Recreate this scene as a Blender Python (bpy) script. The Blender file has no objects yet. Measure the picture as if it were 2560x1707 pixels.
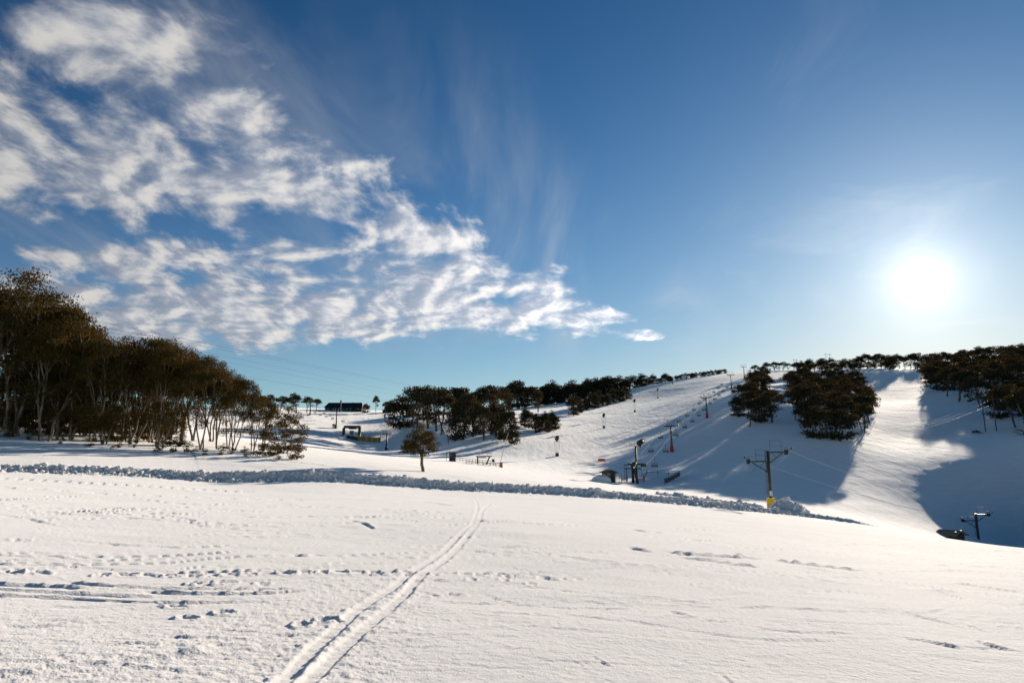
import bpy, math, random
import numpy as np
from mathutils import Vector, Matrix

random.seed(7)
scene = bpy.context.scene
COL = scene.collection
R = math.radians

# ---------------------------------------------------------------- camera
EYE = 1.7
PITCH = R(10.5)
FPX = 1707.0                     # focal length for a 2560 px wide frame (24 mm on 36 mm)
CP, SP = math.cos(PITCH), math.sin(PITCH)
cam_d = bpy.data.cameras.new('camera')
cam_d.lens = 24.0
cam_d.sensor_width = 36.0
cam_d.clip_start = 0.1
cam_d.clip_end = 6000.0
cam = bpy.data.objects.new('camera', cam_d)
cam.location = (0, 0, EYE)
cam.rotation_euler = (math.pi / 2 + PITCH, 0, 0)
COL.objects.link(cam)
scene.camera = cam

# ---------------------------------------------------------------- light
SUN_EL, SUN_AZ = R(13.5), R(31.8)          # azimuth measured from +Y towards +X
SUN = Vector((math.sin(SUN_AZ) * math.cos(SUN_EL), math.cos(SUN_AZ) * math.cos(SUN_EL), math.sin(SUN_EL)))
sun_d = bpy.data.lights.new('sun', 'SUN')
sun_d.energy = 5.0
sun_d.angle = R(0.53)
sun_d.color = (1.0, 0.865, 0.705)
sun = bpy.data.objects.new('sun', sun_d)
sun.rotation_euler = SUN.to_track_quat('Z', 'Y').to_euler()
COL.objects.link(sun)

view = scene.view_settings
view.view_transform = 'Standard'
view.look = 'None'
view.gamma = 1.0
view.use_curve_mapping = False
view.exposure = 0.67
scene.render.engine = 'CYCLES'
scene.cycles.max_bounces = 5
scene.cycles.diffuse_bounces = 3
scene.cycles.transparent_max_bounces = 8
scene.cycles.use_denoising = True
scene.cycles.sample_clamp_indirect = 6.0


class Nodes:
    """small helper for writing node graphs as expressions"""
    def __init__(self, tree):
        self.t = tree
        tree.nodes.clear()

    def new(self, kind, **kw):
        n = self.t.nodes.new(kind)
        for k, v in kw.items():
            setattr(n, k, v)
        return n

    def put(self, sock, v):
        if isinstance(v, bpy.types.NodeSocket):
            self.t.links.new(v, sock)
        elif v is not None:
            sock.default_value = v

    def m(self, op, a, b=None, c=None, clamp=False):
        n = self.new('ShaderNodeMath', operation=op, use_clamp=clamp)
        for i, v in enumerate((a, b, c)):
            self.put(n.inputs[i], v)
        return n.outputs[0]

    def add(self, a, b): return self.m('ADD', a, b)
    def sub(self, a, b): return self.m('SUBTRACT', a, b)
    def mul(self, a, b): return self.m('MULTIPLY', a, b)
    def div(self, a, b): return self.m('DIVIDE', a, b)

    def step(self, v, lo, hi, a=0.0, b=1.0, smooth=True):
        n = self.new('ShaderNodeMapRange', interpolation_type='SMOOTHSTEP' if smooth else 'LINEAR')
        for i, x in enumerate((v, lo, hi, a, b)):
            self.put(n.inputs[i], x)
        return n.outputs[0]

    def vm(self, op, a, b=None, out=0):
        n = self.new('ShaderNodeVectorMath', operation=op)
        self.put(n.inputs[0], a)
        if b is not None:
            self.put(n.inputs[1], b)
        return n.outputs[out]

    def xyz(self, x, y, z):
        n = self.new('ShaderNodeCombineXYZ')
        for i, v in enumerate((x, y, z)):
            self.put(n.inputs[i], v)
        return n.outputs[0]

    def sep(self, v):
        n = self.new('ShaderNodeSeparateXYZ')
        self.put(n.inputs[0], v)
        return n.outputs

    def noise(self, v, scale, detail=2.0, rough=0.5, dist=0.0, lac=2.0, col=False):
        n = self.new('ShaderNodeTexNoise')
        self.put(n.inputs['Vector'], v)
        for k, x in (('Scale', scale), ('Detail', detail), ('Roughness', rough), ('Distortion', dist), ('Lacunarity', lac)):
            self.put(n.inputs[k], x)
        return n.outputs[1 if col else 0]

    def mix(self, f, a, b, blend='MIX'):
        n = self.new('ShaderNodeMix', data_type='RGBA', blend_type=blend)
        self.put(n.inputs[0], f)
        self.put(n.inputs[6], a)
        self.put(n.inputs[7], b)
        return n.outputs[2]


# ---------------------------------------------------------------- sky
def build_world():
    w = bpy.data.worlds.new('World')
    scene.world = w
    w.use_nodes = True
    g = Nodes(w.node_tree)
    sky = g.new('ShaderNodeTexSky')
    sky.sky_type = 'NISHITA'
    sky.sun_disc = False
    sky.sun_elevation = SUN_EL
    sky.sun_rotation = SUN_AZ
    sky.altitude = 1700.0
    sky.air_density = 1.0
    sky.dust_density = 0.15
    sky.ozone_density = 3.0
    d = g.vm('NORMALIZE', g.new('ShaderNodeTexCoord').outputs['Generated'])
    x, y, z = g.sep(d)
    # deep winter blue: steeper falloff than the bare model, a little less red
    gm = g.new('ShaderNodeGamma')
    g.put(gm.inputs[0], g.vm('MULTIPLY', sky.outputs[0], (0.22, 0.22, 0.22)))
    gm.inputs[1].default_value = 1.62
    # cos of the angle to the sun
    c = g.vm('DOT_PRODUCT', d, tuple(SUN), out=1)
    ang = g.m('ARCCOSINE', g.m('MINIMUM', c, 0.999999))
    blue = g.vm('MULTIPLY', gm.outputs[0], (2.15, 5.25, 4.8))
    # the camera's shoulder: bright air near the sun and horizon keeps its colour
    blue = g.vm('DIVIDE', blue, g.vm('ADD', g.vm('MULTIPLY', blue, (0.0, 0.064, 0.056)), (1.0, 1.0, 1.0)))
    # pale air near the horizon, stronger under the sun
    f = g.m('EXPONENT', g.mul(g.m('ABSOLUTE', z), -7.0))
    f = g.mul(f, g.add(g.mul(g.m('EXPONENT', g.mul(ang, -2.0)), 1.5), 0.32))
    cut = g.vm('SCALE', (0.10, 0.56, 0.80), None)
    g.put(cut.node.inputs['Scale'], g.m('MINIMUM', f, 0.9))
    hz = g.vm('SCALE', (1.42, 0.88, 0.74), None)
    g.put(hz.node.inputs['Scale'], g.mul(g.m('MINIMUM', f, 0.9), 4.4))
    blue = g.vm('ADD', g.vm('MULTIPLY', blue, g.vm('SUBTRACT', (1.0, 1.0, 1.0), cut)), hz)
    # --- clouds on a flat deck high above: plane coordinates
    zz = g.add(g.m('MAXIMUM', z, 0.0), 0.22)
    px, py = g.div(x, zz), g.div(y, zz)
    p = g.xyz(px, py, 0.0)
    return g, w, sky, blue, ang, x, y, z, p, px, py


def finish_world():
    g, w, sky, blue, ang, x, y, z, p, px, py = build_world()

    def blob(cx, cy, rx, ry):
        return g.m('EXPONENT', g.mul(g.add(g.m('POWER', g.mul(g.sub(px, cx), 1.0 / rx), 2.0), g.m('POWER', g.mul(g.sub(py, cy), 1.0 / ry), 2.0)), -1.0))

    def deck(dx, dy, det):
        q = g.vm('ADD', p, (dx + SKY_OFF[0], dy + SKY_OFF[1], 0.0))
        warp = g.noise(q, 1.9, 2.0, 0.5, col=True)
        q = g.vm('ADD', q, g.vm('MULTIPLY', g.vm('SUBTRACT', warp, (0.5, 0.5, 0.5)), (0.28, 0.28, 0.0)))
        big = g.noise(q, 2.3, 2.0, 0.5)
        fine = g.noise(g.vm('MULTIPLY', q, (1.0, 0.8, 1.0)), 8.0, det, 0.565)
        return g.add(g.mul(big, 0.55), g.mul(fine, 0.62))
    n0 = deck(0.0, 0.0, 9.0)
    n1 = deck(0.022, 0.030, 6.0)
    # where the deck lies: left of a straight front, thinning towards the horizon
    front = g.sub(g.add(g.mul(py, 0.79), -1.26), px)
    cover = g.step(front, -0.16, 0.34)
    far = g.step(py, 2.15, 2.80, 1.0, 0.0)
    near = g.step(py, 0.84, 0.99)
    cov = g.mul(g.mul(cover, far), near)
    thr = g.step(cov, 0.0, 1.0, 0.88, 0.496, smooth=False)
    # two thin spots in the deck where blue shows
    thr = g.add(thr, g.mul(blob(-0.98, 1.60, 0.42, 0.10), 0.16))
    thr = g.add(thr, g.mul(blob(-0.45, 1.63, 0.22, 0.07), 0.08))
    # two small puffs ahead of the front
    thr = g.sub(thr, g.mul(blob(0.335, 2.20, 0.075, 0.05), 0.27))
    thr = g.sub(thr, g.mul(blob(0.475, 2.365, 0.06, 0.045), 0.32))
    ex = g.sub(n0, thr)
    dens = g.step(ex, -0.045, 0.12)
    dens = g.mul(dens, g.step(cov, 0.0, 0.12))
    lit = g.step(g.sub(n0, n1), -0.08, 0.10)
    thick = g.step(ex, 0.06, 0.26)
    # thin veil and streaks near the front and towards the sun
    st = g.noise(g.vm('MULTIPLY', g.vm('ADD', p, (0.0, 9.0, 0.0)), (1.6, 0.6, 1.0)), 2.0, 5.0, 0.58, 0.6)
    veil = g.mul(g.step(st, 0.42, 0.78), g.step(front, -0.55, 0.2))
    veil = g.mul(veil, g.mul(far, 0.42))
    wisp = g.noise(g.vm('ADD', p, (1.3, 5.1, 0.0)), 2.2, 6.0, 0.6, 0.8)
    wisp = g.mul(g.step(wisp, 0.52, 0.85), g.step(px, -0.2, 0.9))
    wisp = g.mul(wisp, g.mul(g.step(py, 1.8, 2.6, 1.0, 0.0), 0.24))
    # sunlight on the clouds, stronger towards the sun (forward scattering)
    glow = g.m('EXPONENT', g.mul(ang, -1.7))
    lum = g.add(g.mul(lit, 0.38), g.mul(thick, 0.06))
    lum = g.mul(g.add(lum, 0.46), g.add(g.mul(glow, 2.1), 0.42))
    ccol = g.mix(g.m('MULTIPLY', lit, 1.0, clamp=True), (0.72, 0.81, 1.0, 1), (1.0, 0.965, 0.92, 1))
    ccol = g.vm('SCALE', ccol, None)
    g.put(ccol.node.inputs['Scale'], g.mul(lum, CLOUD_LUM))
    skyc = g.mix(g.mul(dens, 0.93), blue, ccol)
    vs = g.vm('SCALE', (0.90, 0.94, 1.0), None)
    g.put(vs.node.inputs['Scale'], g.mul(g.add(glow, 0.30), CLOUD_LUM * 0.85))
    vsum = g.m('MINIMUM', g.add(veil, wisp), 0.5)
    vsum = g.mul(vsum, g.sub(1.0, dens))
    skyc = g.mix(vsum, skyc, vs)
    # the sun with its aureole
    a1 = g.mul(g.m('EXPONENT', g.mul(ang, -40.0)), 8.0)
    a2 = g.mul(g.m('EXPONENT', g.mul(ang, -7.6)), 4.2)
    disc = g.step(ang, 0.012, 0.021, 220.0, 0.0)
    aur = g.vm('SCALE', (1.0, 0.93, 0.83), None)
    g.put(aur.node.inputs['Scale'], g.add(g.add(a1, a2), disc))
    total = g.vm('ADD', skyc, aur)
    bg = g.new('ShaderNodeBackground')
    g.put(bg.inputs[0], total)
    bg.inputs[1].default_value = 0.07
    out = g.new('ShaderNodeOutputWorld')
    g.t.links.new(bg.outputs[0], out.inputs[0])
    w.cycles.sampling_method = 'MANUAL'
    w.cycles.sample_map_resolution = 1024


SKY_OFF = (3.7, 1.9)
CLOUD_LUM = 9.4
finish_world()

# ---------------------------------------------------------------- terrain
def ray(px, py):
    """photo pixel (2560 wide) -> (x/y, z/y) of its ray"""
    u, v = px - 1280.0, 853.5 - py
    dy = FPX * CP - v * SP
    return u / dy, (FPX * SP + v * CP) / dy


CTRL = [
    # foreground run
    (0, 1707, 5.5), (1280, 1707, 6.3), (2560, 1707, 7.5), (0, 1450, 10), (1280, 1450, 12.7), (2560, 1450, 19),
    (0, 1300, 18), (640, 1300, 22), (1280, 1300, 26), (1900, 1335, 36), (2300, 1375, 38),
    # foot of the ploughed bank
    (0, 1175, 40), (544, 1202, 46), (1088, 1222, 54), (1633, 1254, 64), (1850, 1276, 70), (2013, 1292, 74),
    # crest of the run on the right and the dip hidden behind it
    (2200, 1318, 64), (2400, 1350, 52), (2560, 1372, 45),
    (2200, 1321, 92), (2400, 1364, 80), (2560, 1392, 75), (2400, 1360, 105), (2560, 1392, 110),
    (2200, 1300, 116), (2400, 1335, 126), (2560, 1364, 136),
    # field behind the bank
    (0, 1094, 60), (400, 1128, 60), (700, 1142, 64), (1055, 1192, 61), (1000, 1145, 115), (880, 1132, 150),
    (1300, 1182, 110), (1400, 1203, 95), (1580, 1207, 138), (1130, 1152, 165), (1393, 1140, 190), (1250, 1166, 145),
    (1200, 1128, 200),
    # bowl on the left, lodge crest
    (0, 1062, 150), (300, 1075, 150), (600, 1095, 170), (0, 1030, 380), (400, 1026, 380), (740, 1022, 385),
    (780, 1105, 215), (840, 1068, 300), (900, 1098, 282), (966, 1127, 250), (860, 1027, 390), (1000, 1031, 395), (1150, 1031, 400),
    (1080, 1110, 225), (1245, 1108, 215), (1110, 1083, 250), (1040, 1055, 330), (1000, 1070, 320),
    # left flank of the hill
    (1300, 1020, 470), (1450, 998, 530), (1600, 966, 590), (1700, 949, 625), (1800, 936, 650), (1870, 926, 655),
    (1350, 1072, 268), (1510, 1070, 275), (1587, 1030, 345), (1645, 996, 440),
    (1680, 1130, 198), (1768, 1045, 268), (1829, 973, 390), (1860, 945, 510),
    # right flank
    (1880, 1060, 226), (1900, 980, 345), (2075, 1090, 202), (1950, 926, 640), (2060, 960, 460), (2100, 922, 640), (2220, 918, 640), (2320, 922, 620),
    (2250, 1000, 350), (2250, 1100, 216), (2200, 1200, 152), (2100, 1150, 174), (2000, 1200, 152), (1850, 1200, 148), (1700, 1200, 148),
    (1900, 1252, 118), (2100, 1265, 124),
    (2450, 1200, 152), (2560, 1200, 150), (2450, 1078, 212), (2560, 1290, 136), (2560, 1060, 225), (2330, 985, 350), (2440, 1010, 280),
    (2560, 930, 420), (2450, 930, 470), (2450, 905, 560), (2560, 900, 560),
    # beyond the crests the ground falls away
    (0, 1060, 700), (400, 1060, 700), (860, 1060, 700), (1150, 1060, 700), (1450, 1040, 900), (1800, 990, 1000), (2100, 980, 1000), (2560, 970, 1000),
    (0, 1120, 1600), (860, 1120, 1600), (1450, 1110, 1800), (2100, 1100, 1900), (2560, 1100, 1900),
]


def fit_terrain():
    A = np.array([ray(px, py) for px, py, d in CTRL])
    D = np.array([c[2] for c in CTRL], float)
    q = np.stack([A[:, 0], np.log(D) * 0.5], 1)
    g = A[:, 1] + EYE / D            # height / depth
    n = len(D)
    r = np.linalg.norm(q[:, None] - q[None], axis=2)
    K = np.where(r > 0, r * r * np.log(r + 1e-12), 0) + np.eye(n) * 6e-4
    Pm = np.concatenate([np.ones((n, 1)), q], 1)
    M = np.zeros((n + 3, n + 3))
    M[:n, :n], M[:n, n:], M[n:, :n] = K, Pm, Pm.T
    w = np.linalg.solve(M, np.concatenate([g, np.zeros(3)]))
    return q, w


TQ, TW = fit_terrain()


def base_height(x, y):
    """smooth terrain height; x, y arrays"""
    x = np.asarray(x, float)
    y = np.asarray(y, float)
    yy = np.maximum(y, 4.0)
    az = np.clip(x / yy, -1.05, 1.05)
    q1 = np.log(np.minimum(yy, 2500.0)) * 0.5
    g = TW[-3] + TW[-2] * az + TW[-1] * q1
    for (a, b), w in zip(TQ, TW[:-3]):
        r2 = (az - a) ** 2 + (q1 - b) ** 2
        g = g + w * 0.5 * r2 * np.log(r2 + 1e-12)
    return g * yy


# noise -------------------------------------------------------------------
_rng = np.random.RandomState(3)
_PERM = _rng.permutation(4096)
_ANG = _rng.rand(4096) * 2 * np.pi
_GX, _GY = np.cos(_ANG), np.sin(_ANG)


def pnoise(x, y, seed=0):
    xi, yi = np.floor(x).astype(np.int64), np.floor(y).astype(np.int64)
    xf, yf = x - xi, y - yi
    u, v = xf * xf * xf * (xf * (xf * 6 - 15) + 10), yf * yf * yf * (yf * (yf * 6 - 15) + 10)

    def gr(i, j):
        h = _PERM[(_PERM[(xi + i + seed * 131) & 4095] + yi + j) & 4095]
        return _GX[h] * (xf - i) + _GY[h] * (yf - j)
    a, b, c, d = gr(0, 0), gr(1, 0), gr(0, 1), gr(1, 1)
    return (a + u * (b - a)) + v * ((c + u * (d - c)) - (a + u * (b - a)))


def fbm(x, y, octs, seed=0, rough=0.5, billow=False):
    s, amp, tot = 0.0, 1.0, 0.0
    for o in range(octs):
        n = pnoise(x * 2 ** o + 17.3 * o, y * 2 ** o - 9.1 * o, seed + o)
        s = s + amp * (np.abs(n) * 2 - 0.35 if billow else n)
        tot += amp
        amp *= rough
    return s / tot


def sstep(v, a, b):
    t = np.clip((v - a) / (b - a), 0, 1)
    return t * t * (3 - 2 * t)


def pick(px, py, lo=4.0, hi=700.0):
    """first point of the terrain met by a photo pixel's ray, between two depths"""
    az, el = ray(px, py)
    d = np.exp(np.linspace(math.log(lo), math.log(hi), 1500))
    below = base_height(az * d, d) >= EYE + el * d
    i = int(np.argmax(below)) if below.any() else len(d) - 1
    return np.array([az * d[i], d[i]])


def poly_dist(pts, X, Y, rad):
    """distance, side and arc length from a ground polyline; inf beyond rad"""
    D = np.full(X.shape, np.inf)
    S = np.zeros(X.shape)
    L = np.zeros(X.shape)
    s0 = 0.0
    for a, b in zip(pts[:-1], pts[1:]):
        lo, hi = np.minimum(a, b) - rad, np.maximum(a, b) + rad
        idx = np.nonzero((X > lo[0]) & (X < hi[0]) & (Y > lo[1]) & (Y < hi[1]))[0]
        v = b - a
        ln = np.hypot(*v)
        if len(idx) and ln > 1e-6:
            xx, yy = X[idx] - a[0], Y[idx] - a[1]
            t = np.clip((xx * v[0] + yy * v[1]) / ln ** 2, 0, 1)
            dx, dy = xx - t * v[0], yy - t * v[1]
            d = np.hypot(dx, dy)
            near = d < D[idx]
            ii = idx[near]
            D[ii] = d[near]
            S[ii] = np.sign(v[0] * yy - v[1] * xx)[near]
            L[ii] = (s0 + t * ln)[near]
        s0 += ln
    return D, S, L, s0


def smooth_line(pts, n=60):
    """Catmull-Rom resample"""
    P = [np.array(p, float) for p in pts]
    P = [2 * P[0] - P[1]] + P + [2 * P[-1] - P[-2]]
    out = []
    k = max(2, n // (len(P) - 3))
    for i in range(1, len(P) - 2):
        for j in range(k):
            t = j / k
            a, b, c, d = P[i - 1:i + 3]
            out.append(0.5 * ((2 * b) + (c - a) * t + (2 * a - 5 * b + 4 * c - d) * t * t + (3 * b - a - 3 * c + d) * t ** 3))
    out.append(P[-2])
    return out


BANK_PX = [(-420, 1150), (0, 1175), (350, 1192), (544, 1202), (800, 1212), (1088, 1222), (1360, 1237), (1633, 1254), (1850, 1276), (2013, 1292), (2130, 1304), (2250, 1326)]
_bank_d = [38, 40, 44, 46, 50, 54, 59, 64, 70, 74, 70, 63]
BANK = [np.array([ray(px, py)[0] * d, d]) for (px, py), d in zip(BANK_PX, _bank_d)]
BANK = smooth_line(BANK, 100)


def bank_height(x, y):
    """the ploughed snow bank: a cut step with a raised lip, piled up beside the yellow-footed tower"""
    D, S, L, tot = poly_dist(BANK, x, y, 34.0)
    sd = np.where(np.isfinite(D), np.where(S >= 0, D, -D), -99)     # + behind the bank
    f = L / tot
    hgt = 0.18 * (1 - sstep(f, 0.9, 0.99)) + 0.35 * (1 + 0.5 * fbm(L * 0.16, L * 0 + 2.2, 3, 6)) * sstep(f, 0.05, 0.30) * (1 - 0.35 * sstep(f, 0.72, 0.80)) * (1 - sstep(f, 0.85, 0.965))
    jag = fbm(L * 0.9, L * 0 + 4.4, 3, 5) * 0.35
    face = sstep(sd + jag, -0.25, 0.55)
    tail = 1 - sstep(sd, 3.0, 30.0)
    lip = np.exp(-((sd - 0.7) / 0.5) ** 2) * 0.07
    z = hgt * face * tail + lip * sstep(hgt, 0.05, 0.2)
    # big pile at the right end
    for (cx, cy, rx, ry, h) in PILES:
        r2 = ((x - cx) / rx) ** 2 + ((y - cy) / ry) ** 2
        z = z + h * np.clip(1 - r2, 0, 1) ** 0.8 * (0.85 + 0.5 * fbm(x * 0.9, y * 0.9, 3, 8))
    return np.where(np.isfinite(D), z, 0.0)


PILES = []
for _px, _row, _d, _rx, _ry in ((1970, 1243, 77.0, 2.1, 1.6), (1868, 1257, 76.5, 1.6, 1.2), (1820, 1252, 76, 2.0, 1.2), (1752, 1254, 74.5, 2.0, 1.1), (1690, 1248, 73, 2.2, 1.0)):
    _x = ray(_px, _row)[0] * _d
    PILES.append((_x, _d, _rx, _ry, max(0.15, EYE + ray(_px, _row)[1] * _d - float(base_height(_x, _d)) - 0.55)))


def ground(x, y):
    """terrain with the bank, for setting things down"""
    x, y = np.atleast_1d(np.asarray(x, float)), np.atleast_1d(np.asarray(y, float))
    z = base_height(x, y)
    if (y < 140).any():
        z = z + bank_height(x, y)
    return z if len(z) > 1 else float(z[0])


# marks in the snow, as photo-pixel polylines picked onto the ground ------------------
def z1(*p): return [(x * .3744, 1120 + y * .3744) for x, y in p]
def z2(*p): return [(700 + x * .3656, 1180 + y * .3656) for x, y in p]
def z3(*p): return [(1500 + x * .4507, 1180 + y * .4507) for x, y in p]


TRACKS = [z2((-60, 1500), (40, 1420), (250, 1200), (420, 1050), (540, 940), (800, 770), (900, 690), (1100, 560), (1220, 440), (1330, 330), (1350, 230), (1335, 190)),
          z2((120, 1500), (300, 1330), (430, 1200), (620, 1040), (800, 890), (960, 720), (1150, 580), (1280, 440), (1362, 330), (1385, 260), (1440, 210))]
RUTS = [  # polyline, depth, width
    (z1((-300, 705), (0, 715), (350, 728), (800, 728), (1200, 718), (1500, 700), (1650, 685)), .05, .10),
    (z1((-300, 768), (0, 770), (300, 775), (650, 775), (1100, 768), (1400, 740), (1700, 725), (2290, 722)), .04, .09),
    (z1((420, 890), (600, 910), (900, 935), (1500, 942), (2100, 945)), .06, .09),
    (z1((-300, 900), (130, 920), (350, 930), (600, 940)), .07, .10),
    (z1((-300, 945), (0, 950), (300, 965), (700, 985), (1100, 1000)), .05, .08),
    (z1((940, 965), (1250, 975), (1500, 978), (1800, 970), (2050, 945)), .07, .10),
    (z1((-300, 985), (0, 990), (350, 1000), (700, 1020), (1100, 1035), (1450, 1035), (1750, 1028)), .05, .08),
    (z1((1130, 838), (1280, 832), (1450, 828), (1780, 818)), .07, .07),
    (z1((0, 1180), (200, 1195), (500, 1160), (870, 1098)), .02, .08),
    (z1((0, 455), (250, 462), (430, 470)), .05, .16), (z1((950, 440), (1360, 433)), .05, .2), (z1((1400, 505), (1900, 525)), .04, .2),
    (z1((1780, 125), (2000, 140), (2260, 175)), .07, .5),
    (z2((0, 575), (500, 575), (900, 553), (1100, 545)), .04, .09), (z2((1240, 540), (1600, 552), (2000, 546), (2340, 555)), .04, .09),
    (z2((480, 330), (570, 350), (620, 375), (640, 390)), .05, .1), (z2((130, 305), (400, 300), (520, 285)), .04, .14),
    (z2((960, 203), (1080, 215), (1200, 232)), .05, .3), (z2((1360, 385), (1470, 382)), .05, .14), (z2((1460, 335), (1620, 342)), .04, .2),
    (z2((1490, 518), (1600, 508), (1700, 505)), .06, .14),
    (z2((1320, 850), (1600, 865), (2000, 880), (2340, 890)), .03, .07), (z2((1330, 895), (1600, 905), (1900, 925), (2340, 935)), .04, .07),
    (z2((2140, 1260), (2200, 1300), (2290, 1335)), .012, .03), (z2((2020, 1295), (2090, 1330)), .010, .03),
    (z3((180, 418), (210, 428), (300, 442)), .07, .16), (z3((360, 440), (440, 452), (560, 460), (900, 480)), .09, .16),
    (z3((430, 475), (600, 492), (750, 512), (900, 530)), .08, .14), (z3((960, 487), (1150, 512), (1490, 550)), .10, .16),
    (z3((180, 315), (250, 328), (320, 330)), .07, .2), (z3((1040, 725), (1400, 750), (1700, 770)), .035, .09),
    (z3((760, 755), (900, 748), (970, 750)), .06, .09), (z3((990, 755), (1150, 762), (1330, 775)), .06, .09),
    (z3((860, 870), (1100, 890), (1400, 895)), .05, .08), (z3((1680, 920), (1850, 945), (2050, 990)), .06, .1), (z3((2100, 935), (2180, 965), (2290, 990)), .08, .1),
    (z3((0, 718), (350, 738), (700, 752)), .035, .08), (z3((0, 755), (160, 760)), .04, .08), (z3((1810, 785), (1900, 760), (1925, 750)), .04, .1),
    (z3((1820, 1075), (1900, 1105)), .022, .04), (z3((680, 1125), (720, 1160), (740, 1180)), .022, .04), (z3((0, 1045), (40, 1070), (75, 1082)), .006, .03),
    (z3((1650, 1110), (1750, 1150)), .022, .04), (z3((1960, 610), (2060, 628), (2350, 668)), .04, .1), (z3((2180, 435), (2352, 445)), .05, .2),
    (z3((190, 690), (500, 700)), .02, .1), (z3((400, 770), (490, 795)), .07, .1),
]
PRINTS = z1((680, 845), (850, 840), (985, 850), (1135, 855), (1285, 855), (1410, 852), (1540, 848), (1668, 845), (1790, 835), (1870, 828), (1920, 840), (2035, 830), (2155, 832), (2275, 835),
            (70, 825), (100, 830), (250, 825), (290, 832), (1290, 905), (1360, 905), (1440, 900), (1510, 895), (1750, 905), (1180, 1062), (1255, 1135), (1500, 1105)) + \
    z2((50, 695), (165, 690), (290, 690), (405, 690), (525, 690), (645, 695), (765, 690), (850, 690), (1060, 700), (1265, 700), (1370, 712), (1470, 716), (1560, 718), (1640, 716), (1800, 722), (1900, 722),
       (1720, 765), (1020, 840), (1200, 835), (1530, 740), (1310, 740), (340, 1020), (150, 1050))


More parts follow.
